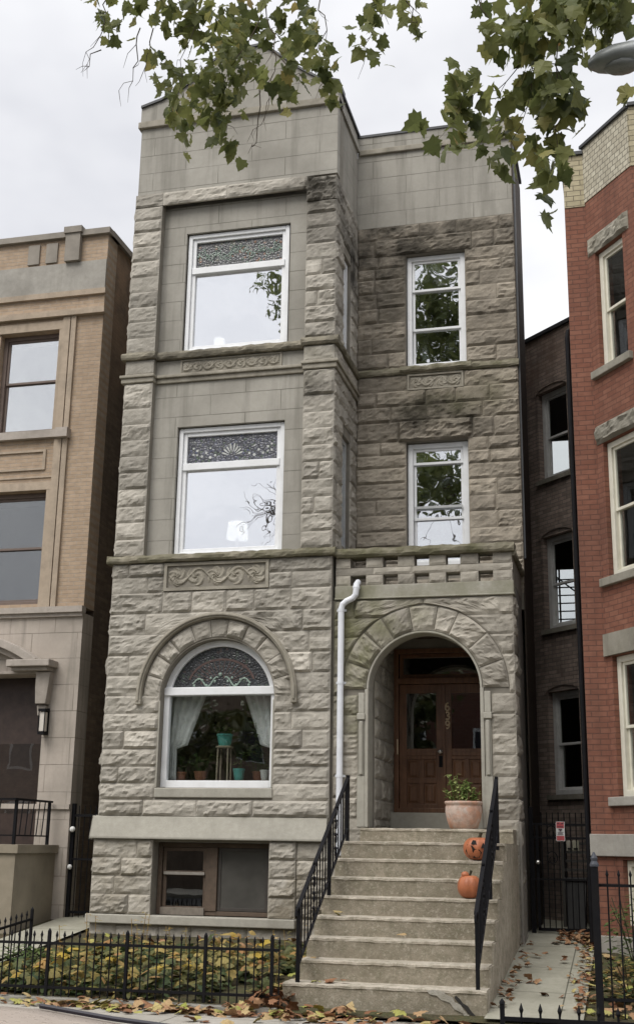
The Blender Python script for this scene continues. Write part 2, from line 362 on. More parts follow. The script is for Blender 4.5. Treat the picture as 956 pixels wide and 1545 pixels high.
# ------------------------------------------------------------------ rock-faced masonry
def nz3(p, s): return noise.noise(Vector((p.x*s, p.y*s, p.z*s)))
def rockface(m, f, N, wd, ht, depth, seed, res=.036):
    """one split-faced block: f(s, t) -> point on the wall plane; edges stay back, the face bulges unevenly"""
    nu = max(3, min(30, round(wd/res))); nv = max(3, min(12, round(ht/res)))
    depth *= .70; rnd = random.Random(seed); tilt = rnd.uniform(-.5, .5)*depth; lean = rnd.uniform(-.15, .75)*depth; amp = depth*rnd.uniform(.5, 1.25)
    off = Vector((rnd.uniform(0, 50), rnd.uniform(0, 50), rnd.uniform(0, 50)))
    m.tint = rnd.betavariate(3, 3)
    vs = []; fs = []
    for j in range(nv+1):
        for i in range(nu+1):
            s, t = i/nu, j/nv
            p = f(s, t); e = min(s*wd, (1-s)*wd, t*ht, (1-t)*ht)
            k = min(1.0, e/.036); k = k*k*(3-2*k)
            q = p+off; q.z *= 1.55; q.x *= .8; q.y *= .8
            h = amp*(.62 + .75*nz3(q, 2.6) + .60*nz3(q, 6.5) + .48*nz3(q, 14) + .30*nz3(q, 27)) + tilt*(s-.5) + lean*(.55-abs(t-.38))
            h = max(h, -.004)*k - .001*(1-k)
            if 0 < i < nu and 0 < j < nv:
                p = p + (f(min(1, s+.5/nu), t)-p)*nz3(q*3, 4)*.7 + (f(s, min(1, t+.5/nv))-p)*nz3(q*2, 5)*.7
            vs.append(p + N*h)
    b = nu+1
    for j in range(nv):
        for i in range(nu): fs.append((j*b+i, j*b+i+1, (j+1)*b+i+1, (j+1)*b+i))
    # rim running back to the wall
    rim = [(i, 0) for i in range(nu)] + [(nu, j) for j in range(nv)] + [(i, nv) for i in range(nu, 0, -1)] + [(0, j) for j in range(nv, 0, -1)]
    k0 = len(vs)
    for (i, j) in rim: vs.append(f(i/nu, j/nv) - N*.035)
    for k in range(len(rim)):
        a = rim[k]; c = rim[(k+1) % len(rim)]
        fs.append((k0+k, k0+(k+1) % len(rim), c[1]*b+c[0], a[1]*b+a[0]))
    m.add(vs, fs)

SEED = [100]
def rock_rect(m, u0, u1, v0, v1, n, depth=.05, gap=.002):
    SEED[0] += 1
    fn = lambda s, t: m.p(u0+gap+(u1-u0-2*gap)*s, v0+gap+(v1-v0-2*gap)*t, n)
    rockface(m, fn, m.N, u1-u0, v1-v0, depth, SEED[0])
def rock_between(m, fl, fr, v0, v1, n, depth=.05, gap=.002):
    SEED[0] += 1
    def fn(s, t):
        v = v0+gap+(v1-v0-2*gap)*t; a, b = fl(v)+gap, fr(v)-gap
        return m.p(a+(b-a)*s, v, n)
    rockface(m, fn, m.N, (fr(v0)-fl(v0)+fr(v1)-fl(v1))/2, v1-v0, depth, SEED[0])
def courses(m, u0, u1, zs, n, holes=(), depth=.05, wmin=.42, wmax=.95, rseed=1):
    """coursed rock-faced blocks between u0 and u1; holes = (kind, ...): ('r', a, b, z0, z1) or ('a', cx, cz, R, zbot)"""
    rnd = random.Random(rseed)
    for v0, v1 in zip(zs[:-1], zs[1:]):
        segs = [((lambda v: u0), (lambda v: u1))]
        for h in holes:
            if h[0] == 'r':
                a, b, za, zb = h[1:]
                if za < v1-.02 and zb > v0+.02: lo, hi = (lambda v, a=a: a), (lambda v, b=b: b)
                else: continue
            else:
                cx, cz, R, zbot = h[1:]
                if not (zbot < v1-.02 and cz+R > v0+.02): continue
                def half(v, cz=cz, R=R): return R if v < cz else math.sqrt(max(0, R*R-(v-cz)**2))
                lo, hi = (lambda v, cx=cx, half=half: cx-half(v)), (lambda v, cx=cx, half=half: cx+half(v))
            new = []
            for a, b in segs:
                if a(v0) < lo(v0)+1e-3 and b(v0) > hi(v0)-1e-3: new += [(a, lo), (hi, b)]
                else: new.append((a, b))
            segs = new
        for a, b in segs:
            aa = max(a(v0), a(v1)); bb = min(b(v0), b(v1)); L = bb-aa
            if max(b(v0)-a(v0), b(v1)-a(v1)) < .04: continue
            cuts = []; x = aa + rnd.uniform(wmin*.6, wmax)
            while x < bb-.22:
                cuts.append(x); x += rnd.uniform(wmin, wmax)
            ed = [a] + [(lambda v, c=c: c) for c in cuts] + [b]
            for fl, fr in zip(ed[:-1], ed[1:]): rock_between(m, fl, fr, v0, v1, n, depth)
def voussoirs(m, cx, cz, r0, r1, n, count, depth, a0=0.0, a1=math.pi, seed=3, uneven=.15):
    rnd = random.Random(seed); cuts = [a0+(a1-a0)*(k+(rnd.uniform(-uneven, uneven) if 0 < k < count else 0))/count for k in range(count+1)]
    for b0, b1 in zip(cuts[:-1], cuts[1:]):
        SEED[0] += 1; g = .005
        def fn(s, t):
            a = b1+(b0-b1)*s; r = r0+g+(r1-r0-2*g)*t; a = a + (g/r)*(1-2*s)*-1
            return m.p(cx+r*math.cos(a), cz+r*math.sin(a), n)
        rockface(m, fn, m.N, (b1-b0)*(r0+r1)/2, r1-r0, depth, SEED[0])

def wall_holes(m, u0, u1, z0, z1, nf, nb, rects):
    """solid wall with rectangular openings, split into boxes"""
    zs = sorted({z0, z1, *[max(z0, min(z1, z)) for r in rects for z in (r[2], r[3])]})
    for a, b in zip(zs[:-1], zs[1:]):
        if b-a < 1e-5: continue
        hs = sorted([(r[0], r[1]) for r in rects if r[2] < b-1e-5 and r[3] > a+1e-5])
        x = u0
        for h0, h1 in hs:
            if h0 > x+1e-5: m.box(x, h0, a, b, nb, nf)
            x = max(x, h1)
        if u1 > x+1e-5: m.box(x, u1, a, b, nb, nf)
def arc(cx, cz, r, a0, a1, k): return [(cx+r*math.cos(a0+(a1-a0)*i/k), cz+r*math.sin(a0+(a1-a0)*i/k)) for i in range(k+1)]
def arch_fill(m, cx, cz, r, ztop, nf, nb, k=24):
    """the masonry between a half-round opening and the rectangle around it"""
    pts = arc(cx, cz, r, 0, math.pi, k)
    for (x0, z0), (x1, z1) in zip(pts[:-1], pts[1:]):
        m.prism([(x1, z1), (x0, z0), (x0, ztop), (x1, ztop)], nb, nf)
def ring(m, u0, u1, v0, v1, wdt, nb, nf):
    m.box(u0, u0+wdt, v0, v1, nb, nf); m.box(u1-wdt, u1, v0, v1, nb, nf)
    m.box(u0+wdt, u1-wdt, v0, v0+wdt, nb, nf); m.box(u0+wdt, u1-wdt, v1-wdt, v1, nb, nf)
def soft(o, wd=.006, seg=2):
    b = o.modifiers.new('bevel', 'BEVEL'); b.width = wd; b.segments = seg; b.limit_method = 'ANGLE'; b.angle_limit = R_(40); return o

# ------------------------------------------------------------------ ground
def ground_z(x, y):
    if y <= -3.9: return 0.03
    return .03 + .5*min(1, (y+3.9)/4.9)
g = MB(); g.wbox(-300, 300, -300, 300, -.9, -.16); tag(g.build('street', M['asphalt']), kind='structure')
g = MB(); g.wbox(-60, 60, -6.6, -4.08, -.15, 0.0); tag(g.build('sidewalk', M['walk']), kind='structure')
g = MB(); g.wbox(-60, 60, -8.9, -6.604, -.15, -.015); tag(g.build('parkway_lawn', M['grass']), kind='structure')
g = MB(); g.wbox(-60, 60, -9.08, -8.904, -.15, -.006); tag(g.build('kerb', M['kerb']), kind='structure')
g = MB(); g.wbox(-60, 60, -29.0, -24.0, -.15, -.01); tag(g.build('far_sidewalk', M['walk']), kind='structure')
def slope_sheet(name, x0, x1, y0, y1, m, lift=0.0, nx=30, ny=24):
    s = MB(); vs = []; fs = []
    for j in range(ny+1):
        for i in range(nx+1):
            x = x0+(x1-x0)*i/nx; y = y0+(y1-y0)*j/ny
            vs.append((x, y, ground_z(x, y)+lift+(.02*noise.noise(Vector((x*1.5, y*1.5, 0))) if lift == 0 else 0)))
    for j in range(ny):
        for i in range(nx): fs.append((j*(nx+1)+i, j*(nx+1)+i+1, (j+1)*(nx+1)+i+1, (j+1)*(nx+1)+i))
    s.add(vs, fs); return tag(s.build(name, m), kind='structure')
slope_sheet('yard_ground', -25, 25, -4.08, 30, M['soil'], 0.0, 80, 60)
slope_sheet('path', 6.03, 6.98, -4.05, 9, M['path'], .035, 4, 40)
slope_sheet('side_path', -.95, -.12, -3.2, 9, M['path'], .035, 4, 40)

# ------------------------------------------------------------------ the greystone house
H = thing('greystone_house', (3.0, 3.0, .4), 'three storey grey limestone townhouse with gabled bay and arched entrance porch', 'house')
DEP = 1.552; XB = 3.455; XR = 6.11; PY = .08        # recess depth, bay's right corner, right end, porch plane
ZC = [2.05, 2.28, 2.51, 2.75, 3.0, 3.265, 3.52, 3.78, 4.08, 4.38, 4.69, 5.01, 5.33, 5.575, 5.79]

# walls behind the facing (with their openings)
m = MB()
CW, CZ, RW = 1.745, 3.73, .875
wall_holes(m, 0, XB, .3, 5.9, -.012, -.32, [(CW-RW, CW+RW, 2.45, CZ+RW+.01), (.885, 2.61, .69, 1.69)])
arch_fill(m, CW, CZ, RW, CZ+RW+.01, -.012, -.32)
wall_holes(m, 0, XB, 5.9, 13.4, -.20, -.42, [(.89, 2.645, 5.90, 8.01), (.885, 2.66, 9.27, 11.40)])
# pillars beside the set-back bay front
m.box(0, .485, 5.9, 12.0, -.2, -.012); m.box(2.965, XB, 5.9, 12.0, -.2, -.012)
# left and right sides of the bay and of the house
m.wbox(0, .3, .42, 18, .3, 13.4)
m.basis((XB, 0, 0), (0, 1, 0))
wall_holes(m, .43, DEP, .3, 13.4, -.012, -.30, [(.56, 1.12, 6.1, 7.9), (.54, 1.08, 9.4, 11.0)])
m.basis((0, DEP, 0), (1, 0, 0))
wall_holes(m, XB-.3, XR, 5.2, 13.3, -.012, -.32, [(4.285, 5.285, 5.95, 8.0), (4.285, 5.285, 9.30, 11.345)])
wall_holes(m, XB-.3, XR, .3, 5.2, -.33, -.55, [(4.02, 5.56, 2.18, 4.68)])
m.basis((0, 0, 0), (1, 0, 0))
m.wbox(XR-.3, XR-.012, DEP+.33, 3.2, .3, 13.3); m.wbox(5.3, XR-.3, 3.0, 3.2, .3, 13.3); m.wbox(5.2, 5.5, 3.2, 18, .3, 13.2)
m.wbox(.3, 5.2, 17.7, 18, .3, 13.2)
m.build('masonry_core', M['joint'], H)
m = MB(); m.wbox(.3, XB-.3, .42, 17.7, 13.05, 13.2); m.wbox(XB-.3, 5.25, DEP+.32, 17.7, 13.05, 13.2); m.wbox(5.25, XR-.3, DEP+.32, 3.0, 13.05, 13.2)
m.build('roof', M['roofing'], H)
m = MB()
for z in (1.75, 5.45, 8.75): m.wbox(.3, XB-.3, .42, 17.7, z, z+.2); m.wbox(XB-.3, 5.2, DEP+.55, 17.7, z, z+.2)
m.wbox(.3, 5.2, 6.0, 6.15, .4, 13.0); m.wbox(3.15, 3.25, DEP+.6, 6.0, .4, 13.0)
m.build('interior_floor', M['dark_room'], H)

# rock-faced facing of the bay
m = MB()
hole1 = ('a', CW, CZ, RW+.30, 3.72); hole1b = ('r', CW-RW-.004, CW+RW+.004, 2.45, 3.74)
courses(m, 0, XB, ZC[:7], 0, [hole1b], .055, rseed=5)
courses(m, 0, XB, ZC[6:8], 0, [hole1b], .055, rseed=6)
courses(m, 0, XB, ZC[7:13], 0, [hole1], .055, rseed=8)
courses(m, 0, XB, ZC[12:15], 0, [('r', .845, 2.495, 5.33, 5.80)], .05, rseed=9)
voussoirs(m, CW, CZ+.02, RW+.004, RW+.265, .004, 11, .06, uneven=.1)
courses(m, -.03, 3.0, [.70, .97, 1.22, 1.47, 1.725], .03, [('r', .885, 2.61, .6, 1.73)], .055, rseed=12)
courses(m, 3.0, XB, [.30, .70, .97, 1.22, 1.47, 1.725], .0, (), .05, rseed=13)
# pillars of the upper floors
PZ = [5.92, 6.18, 6.45, 6.71, 6.99, 7.26, 7.53, 7.80, 8.06, 8.33, 8.75]
PZ2 = [9.28, 9.54, 9.82, 10.08, 10.35, 10.62, 10.90, 11.17, 11.43, 11.65]
for zs in (PZ, PZ2):
    courses(m, 0, .485, zs, 0, (), .045, .3, .9, rseed=21); courses(m, 2.965, XB, zs, 0, (), .05, .3, .9, rseed=22)
rock_rect(m, 0, .485, 11.65, 11.88, 0, .04)
rock_rect(m, 2.965, XB, 11.65, 12.07, .02, .09)
rock_rect(m, 0, .485, 8.885, 9.14, 0, .03); rock_rect(m, 2.965, XB, 8.885, 9.14, .015, .035)
# lintel over the third floor recess
for a, b in ((.0, .487), (.487, 1.6), (1.6, 2.963)):
    rock_rect(m, a, b, 11.895, 12.13, .0, .05)
# right side of the bay
m.basis((XB, 0, 0), (0, 1, 0))
courses(m, .0, DEP, PZ[:-1]+[8.55, 8.75], 0, [('r', .56, 1.12, 6.1, 7.9)], .035, .3, .6, rseed=31)
courses(m, .0, DEP, PZ2+[11.88, 12.07], 0, [('r', .54, 1.08, 9.4, 11.0)], .035, .3, .6, rseed=32)
courses(m, .0, DEP, [8.885, 9.14], 0.01, (), .03, .3, .6, rseed=33)
# left side, seen as a ragged silhouette
m.basis((0, .45, 0), (0, -1, 0))
courses(m, 0, .45, ZC, 0, (), .05, .5, .9, rseed=41)
for zs in (PZ, PZ2+[11.88]): courses(m, 0, .45, zs, 0, (), .045, .5, .9, rseed=42)
courses(m, 0, .45, [.70, .97, 1.22, 1.47, 1.725], .03, (), .05, .5, .9, rseed=43)
m.build('bay_stonework', M['rock'], H)

# smooth bay fronts
m = MB()
wall_holes(m, .485, 2.965, 5.91, 8.75, -.13, -.205, [(.89, 2.645, 5.89, 8.01)])
wall_holes(m, .485, 2.965, 9.28, 11.90, -.15, -.205, [(.885, 2.66, 9.26, 11.40)])
m.box(.485, 2.965, 8.885, 9.14, -.205, -.12)
m.prism([(.02, 12.135), (XB-.01, 12.135), (XB-.01, 13.5), (.02, 13.5)], -.2, -.03)
m.build('bay_front_ashlar', M['ashlar_front'], H)
m = MB()
m.prism([(.0, 13.52), (XB, 13.52), (XB, 13.78), (3.08, 13.93), (2.80, 14.13), (2.5, 14.40), (2.26, 14.60), (2.06, 14.70), (1.46, 14.66), (1.22, 14.48), (.98, 14.24), (.70, 14.05), (.36, 13.90), (.0, 13.80)], -.36, -.012)
m.build('gable_parapet', M['ashlar_front'], H)
m = MB(); GP = [(.0, 13.80), (.36, 13.90), (.70, 14.05), (.98, 14.24), (1.22, 14.48), (1.46, 14.66), (2.06, 14.70), (2.26, 14.60), (2.5, 14.40), (2.80, 14.13), (3.08, 13.93), (XB+.03, 13.78)]
m.strip(GP[::-1], [(a, b+.045) for a, b in GP[::-1]], -.40, .025)
m.wbox(XB-.28, XB+.03, .02, DEP+.05, 13.735, 13.78)
m.wbox(XB-.03, XR+.03, DEP-.035, DEP+.3, 13.68, 13.725)
m.wbox(XR-.02, XR+.035, DEP+.3, 3.2, 13.4, 13.46); m.wbox(XR-.005, XR+.035, DEP+.02, DEP+.09, 6.0, 13.4)
m.build('metal_coping', M['coping'], H)
m = MB(); m.wbox(XB-.3, XB-.01, .36, DEP, 12.08, 13.735); m.wbox(XB-.01, XB+.03, .0, DEP, 13.40, 13.52)
m.wbox(XB-.009, XB-.003, .031, .36, 12.14, 13.4); m.wbox(XB-.2, XB-.012, .205, .36, 12.08, 13.4)
m.build('bay_side_ashlar', M['ashlar_side'], H)
m = MB((0, DEP, 0))
m.box(XB-.01, XR, 11.92, 13.40, -.2, -.01); m.box(XB-.01, XR, 13.43, 13.68, -.25, .015)
m.build('recess_ashlar', M['ashlar_front'], H)
# mouldings and ledges
m = MB()
m.box(-.03, XB+.03, 13.40, 13.52, -.25, .03); soft(m.build('cornice_moulding', M['carved'], H), .012); m = MB()
m.box(XB+.03, XR+.01, 13.33, 13.43, -DEP-.1, -DEP+.04); soft(m.build('cornice_moulding', M['carved'], H), .012); m = MB()
m.box(-.07, .52, 8.835, 8.885, -.2, .07); m.box(-.05, .50, 8.755, 8.835, -.2, .04)
m.box(.52, 2.93, 8.835, 8.885, -.2, -.05); m.box(.50, 2.95, 8.755, 8.835, -.2, -.09)
m.box(2.93, XB+.07, 8.835, 8.885, -.2, .07); m.box(2.95, XB+.04, 8.755, 8.835, -.2, .04)
m.wbox(XB-.2, XB+.07, .2, DEP, 8.835, 8.885); m.wbox(XB-.2, XB+.04, .2, DEP, 8.755, 8.835)
soft(m.build('belt_moulding', M['carved'], H), .012); m = MB()
# ring moulding round the ground floor arch
hood = arc(CW, CZ+.03, RW+.275, -.06, math.pi+.06, 40); hood2 = arc(CW, CZ+.03, RW+.355, -.06, math.pi+.06, 40)
m.strip(hood, hood2, -.03, .085)
hood3 = arc(CW, CZ+.03, RW+.30, -.06, math.pi+.06, 40); hood4 = arc(CW, CZ+.03, RW+.335, -.06, math.pi+.06, 40)
m.strip(hood3, hood4, .085, .11)
m.prism([(CW+RW+.27, CZ-.09), (CW+RW+.36, CZ-.09), (CW+RW+.36, CZ-.02), (CW+RW+.27, CZ-.02)], -.03, .09)
m.prism([(CW-RW-.36, CZ-.09), (CW-RW-.27, CZ-.09), (CW-RW-.27, CZ-.02), (CW-RW-.36, CZ-.02)], -.03, .09)
soft(m.build('arch_moulding', M['carved'], H), .012)
m = MB()
def rough_ledge(m, u0, u1, z0, z1, nb, nf, seed, res=.06):
    rnd = random.Random(seed); k = max(2, int((u1-u0)/res)); prof = [(nb, z0), (nf-.02, z0), (nf, z0+.25*(z1-z0)), (nf, z0+.6*(z1-z0)), (nf-.03, z1), (nb, z1+.01)]
    vs = []; fs = []; q = len(prof)
    for i in range(k+1):
        u = u0+(u1-u0)*i/k
        for j, (n, z) in enumerate(prof):
            d = 0 if j in (0, q-1) else .014*noise.noise(Vector((u*6+seed, z*9, j*1.3)))+.01*noise.noise(Vector((u*17, z*9+seed, j)))
            vs.append(m.p(u, z+d*.8, n+d*1.3))
    for i in range(k):
        for j in range(q-1): fs.append((i*q+j, (i+1)*q+j, (i+1)*q+j+1, i*q+j+1))
    fs.append(tuple(range(q))[::1]); fs.append(tuple(k*q+j for j in range(q))[::-1])
    m.add(vs, fs)
rough_ledge(m, -.085, XB+.06, 5.79, 5.905, -.2, .085, 1); m.build('stone_ledge', M['ledge'], H); m = MB()
rough_ledge(m, -.06, .52, 9.15, 9.275, -.1, .075, 2); rough_ledge(m, .52, 2.93, 9.15, 9.275, -.2, -.02, 3); rough_ledge(m, 2.93, XB+.07, 9.15, 9.275, -.1, .075, 4)
m.basis((XB, 0, 0), (0, 1, 0)); rough_ledge(m, .0, DEP, 9.15, 9.275, -.1, .07, 5); 
m.build('stone_ledge', M['ledge'], H); m = MB()
m.basis((0, DEP, 0), (1, 0, 0)); rough_ledge(m, XB, XR+.02, 9.175, 9.295, -.1, .05, 6); rough_ledge(m, 4.2, 5.37, 9.20, 9.30, -.1, .085, 66)
m.build('stone_ledge', M['ledge'], H)
# base mouldings
m = MB()
def battered(m, u0, u1, z0, z1, n0, n1, d=.03):
    vs = [m.p(u, z, n) for u in (u0, u1) for z, n in ((z0, -.1), (z0, n0), (z0+d, n0), (z1, n1), (z1, -.1))]
    m.add(vs, [(0, 1, 2, 3, 4)[::-1], (5, 6, 7, 8, 9)] + [(j, j+1, 5+j+1, 5+j)[::-1] for j in range(4)])
battered(m, -.07, XB-.02, 1.727, 2.045, .10, .015)
m.basis((-.02, .5, 0), (0, -1, 0)); battered(m, 0, .5, 1.727, 2.045, .06, .0); m.basis((0, 0, 0), (1, 0, 0))
m.box(-.06, 3.02, .575, .695, -.1, .11)
m.box(.86, 2.635, 2.31, 2.445, -.15, .03)
# reveals round the arched window
m.box(.86, .885, 2.45, 3.7, -.012, .012); m.box(2.605, 2.63, 2.45, 3.7, -.012, .012)
soft(m.build('dressed_stone_base', M['smooth_base'], H), .012)
m = MB(); courses(m, -.03, 3.0, [.2, .572], .0, (), .03, .4, .9, rseed=51); m.build('foundation', M['rock'], H)

# recess wall
m = MB((0, DEP, 0))
RZ = [5.45, 5.72, 5.99, 6.25, 6.52, 6.79, 7.05, 7.32, 7.58, 7.80, 8.02, 8.36, 8.63, 8.90, 9.17]
RZ2 = [9.30, 9.58, 9.85, 10.13, 10.40, 10.67, 10.93, 11.13, 11.36, 11.66, 11.91]
courses(m, XB, XR, RZ[:11], 0, [('r', 4.285, 5.285, 5.9, 8.02)], .045, .4, .85, rseed=61)
courses(m, XB, XR, RZ[10:12], 0, [('r', 4.16, 5.36, 8.02, 8.36)], .045, .4, .85, rseed=62); rock_rect(m, 4.16, 5.36, 8.005, 8.36, .01, .09)
courses(m, XB, XR, RZ[11:], 0, [('r', 4.30, 5.24, 8.88, 9.18)], .05, .45, .95, rseed=63)
courses(m, XB, XR, RZ2[:9], 0, [('r', 4.285, 5.285, 9.3, 11.36)], .045, .4, .85, rseed=64)
courses(m, XB, XR, RZ2[8:10], 0, [('r', 3.75, 5.40, 11.36, 11.66)], .045, .4, .7, rseed=65); rock_rect(m, 3.75, 5.40, 11.35, 11.66, .01, .09)
courses(m, XB, XR, RZ2[9:], 0, (), .05, .5, 1.0, rseed=66)
m.build('recess_stonework', M['rock_recess'], H)
m = MB(); m.wbox(XR-.013, XR+.004, DEP, 3.2, .4, 13.3); m.wbox(5.49, 5.505, 3.2, 18, .4, 13.2)
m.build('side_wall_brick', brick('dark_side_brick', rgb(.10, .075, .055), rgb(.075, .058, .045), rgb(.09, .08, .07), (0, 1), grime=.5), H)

# porch
AX, AZ, AR = 4.783, 3.83, .79
m = MB((0, PY, 0))
wall_holes(m, XB, 6.06, .3, 5.13, -.012, -.42, [(AX-AR-.02, AX+AR+.02, 1.0, AZ+AR+.03)]); arch_fill(m, AX, AZ, AR+.02, AZ+AR+.03, -.012, -.42)
m.wbox(XB, AX-AR, .5, DEP+.33, .3, 5.13); m.wbox(AX+AR+.25, 6.05, .5, DEP+.33, .3, 5.13)
m.wbox(XB, 6.05, .5, DEP+.33, 4.86, 5.13); m.wbox(AX-AR, AX+AR+.25, .0, DEP+.33, .4, 1.905)
m.build('porch_core', M['joint'], H)
m = MB((0, PY, 0))
PC = [2.05, 2.33, 2.62, 2.91, 3.20, 3.47, 3.75]
courses(m, XB+.02, 6.06, PC, 0, [('r', AX-AR-.15, AX+AR+.15, 1.0, 3.76)], .05, .5, .9, rseed=71)
courses(m, XB+.02, 6.06, [.4, .8, 1.2, 1.6, 2.05], 0, [('r', AX-AR-.02, AX+AR+.02, .0, 2.06)], .05, .5, .9, rseed=72)
courses(m, XB+.02, 6.06, [3.75, 4.02, 4.30, 4.58, 4.86, 5.13], 0, [('a', AX, AZ, AR+.405, 3.75)], .05, .4, .8, rseed=73)
voussoirs(m, AX, AZ, AR+.035, AR+.40, .004, 9, .06, a0=.0, a1=math.pi, seed=11, uneven=.28)
m.basis((6.06, 0, 0), (0, 1, 0))
courses(m, PY, PY+.55, [.4, .8, 1.2, 1.6]+PC+[4.02, 4.30, 4.58, 4.86, 5.13], 0, (), .04, .5, .9, rseed=74)
m.basis((AX-AR+.0, .5, 0), (0, 1, 0))
courses(m, 0, DEP+.33-.5-.02, [1.93]+PC+[4.02, 4.30, 4.58, 4.86], .002, (), .045, .3, .6, rseed=75)
m.build('porch_stonework', M['rock_porch'], H)
m = MB()
m.wbox(6.0, 6.055, PY+.55, DEP, .3, 5.4); m.wbox(6.06, 6.09, PY-.02, .62, .3, 2.0)
m.build('porch_side_wall', M['render_side'], H)
m = MB((0, PY, 0))
for i, z in enumerate((5.135,)): m.box(XB+.03, 6.075, z, 5.34, -.25, .012)
m.box(XB+.03, 6.085, 5.13, 5.155, -.2, .05); soft(m.build('porch_band', M['smooth_base'], H), .01); m = MB((0, PY, 0))
hb = arc(AX, AZ, AR, 0, math.pi, 40); ha = arc(AX, AZ, AR+.032, 0, math.pi, 40); m.strip(hb, ha, -.3, .015)
for sx in (-1, 1):
    x0 = AX+sx*AR; a, b = sorted((x0, x0+sx*.05))
    m.box(a, b, 1.93, AZ, -.3, .03)
    a, b = sorted((x0+sx*.055, x0+sx*.145)); m.box(a, b, 2.62, 3.40, -.1, .02); m.box(a-.012, b+.012, 3.40, 3.49, -.1, .06); m.box(a-.01, b+.01, 1.93, 2.62, -.1, .035); m.box(a, b, 3.49, AZ-.05, -.1, .03)
    m.tube([m.p((a+b)/2, 2.64, .03), m.p((a+b)/2, 3.38, .03)], .03, 10)
soft(m.build('arch_trim', M['smooth_base'], H), .01)
m = MB(); m.wbox(AX-AR+.002, AX+AR, 1.62, DEP+.34, 1.91, 2.175); soft(m.build('threshold', M['smooth_base'], H), .01)
m = MB((0, PY, 0))
hx = [(3.715, 3.945), (4.20, 4.415), (4.66, 4.872), (5.118, 5.322), (5.583, 5.787)]
for (z0, z1) in ((5.342, 5.492), (5.604, 5.755)):
    xs = [XB+.04] + [a for h in hx for a in h] + [6.06]
    for a, b in zip(xs[::2], xs[1::2]): m.box(a+.002, b-.002, z0, z1, -.24, -.005)
m.box(XB+.04, 6.06, 5.4925, 5.6035, -.25, -.012)
m.wbox(5.90, 6.06, .26, DEP-.0, 5.345, 5.70)
for (z0, z1) in ((5.342, 5.492), (5.604, 5.755)):
    for a, b in zip(xs[::2], xs[1::2]): rock_rect(m, a, b, z0, z1, 0, .022)
for a, b in ((3.49, 4.05), (4.05, 4.62), (4.62, 5.3), (5.3, 6.07)): rock_rect(m, a, b, 5.496, 5.60, -.004, .018)
m.build('pierced_parapet', M['rock_porch'], H)
m = MB((0, PY, 0)); rough_ledge(m, XB+.06, 6.10, 5.755, 5.885, -.24, .085, 8)
m.basis((6.06, 0, 0), (0, 1, 0)); rough_ledge(m, PY, DEP, 5.70, 5.83, -.16, .05, 9)
m.build('parapet_cap', M['ledge'], H)
m = MB(); m.wbox(XB, 6.0, .3, DEP, 5.14, 5.30); m.build('balcony_floor', M['roofing'], H)
m = MB(); m.wbox(AX-AR+.01, AX+AR+.24, .502, DEP+.3, 4.83, 4.858); m.build('porch_ceiling', M['wood_brown'], H)

# carved panels: relief with rosettes and scrolls
def carved(m, u0, u1, v0, v1, n, res=.018, depth=.045, seed=0):
    W, Hh = u1-u0, v1-v0; nu, nv = int(W/res), int(Hh/res); vs = []; fs = []
    k = max(3, round(W/(Hh*.92))); cs = [(u0+W*(i+.5)/k, (v0+v1)/2) for i in range(k)]
    for j in range(nv+1):
        for i in range(nu+1):
            u, v = u0+W*i/nu, v0+Hh*j/nv; h = 0
            for q, (a, b) in enumerate(cs):
                dx, dy = (u-a), (v-b); r = math.hypot(dx, dy); th = math.atan2(dy, dx)*(1 if q % 2 else -1)
                if r < Hh*.5:
                    h = max(h, (.55+.45*math.cos(r/(Hh*.5)*12 + th*(3 if q % 2 else 6))*(.6+.4*math.cos(r/(Hh*.5)*7)))*(1-(r/(Hh*.5))**4))
            lf = abs(math.sin(u/W*math.pi*k)*.32*Hh - (v-(v0+v1)/2)); h = max(h, .8*math.exp(-(lf/.02)**2))
            e = min(u-u0, u1-u, v-v0, v1-v); h *= min(1, max(0, e-.012)/.02)
            h = h*depth + .004*noise.noise(Vector((u*30, v*30, seed)))
            if e < 1e-4: h = -.01
            vs.append(m.p(u, v, n+h))
    for j in range(nv):
        for i in range(nu): fs.append((j*(nu+1)+i, j*(nu+1)+i+1, (j+1)*(nu+1)+i+1, (j+1)*(nu+1)+i))
    m.add(vs, fs)
m = MB(); ring(m, .845, 2.495, 5.345, 5.775, .045, -.01, .022); carved(m, .89, 2.45, 5.39, 5.73, -.02, .016)
m.box(.89, 2.45, 5.39, 5.73, -.03, -.022)
m.build('carved_panel', M['carved'], H)
m = MB(); ring(m, .90, 2.58, 8.89, 9.135, .025, -.12, -.1); carved(m, .925, 2.555, 8.915, 9.11, -.118, .013, .03, 3); m.build('carved_panel', M['carved'], H)
m = MB((0, DEP, 0)); ring(m, 4.31, 5.23, 8.89, 9.165, .03, -.01, .02); carved(m, 4.34, 5.20, 8.92, 9.135, -.012, .014, .03, 5); m.box(4.31, 5.23, 8.89, 9.165, -.04, -.014); m.build('carved_panel', M['carved'], H)

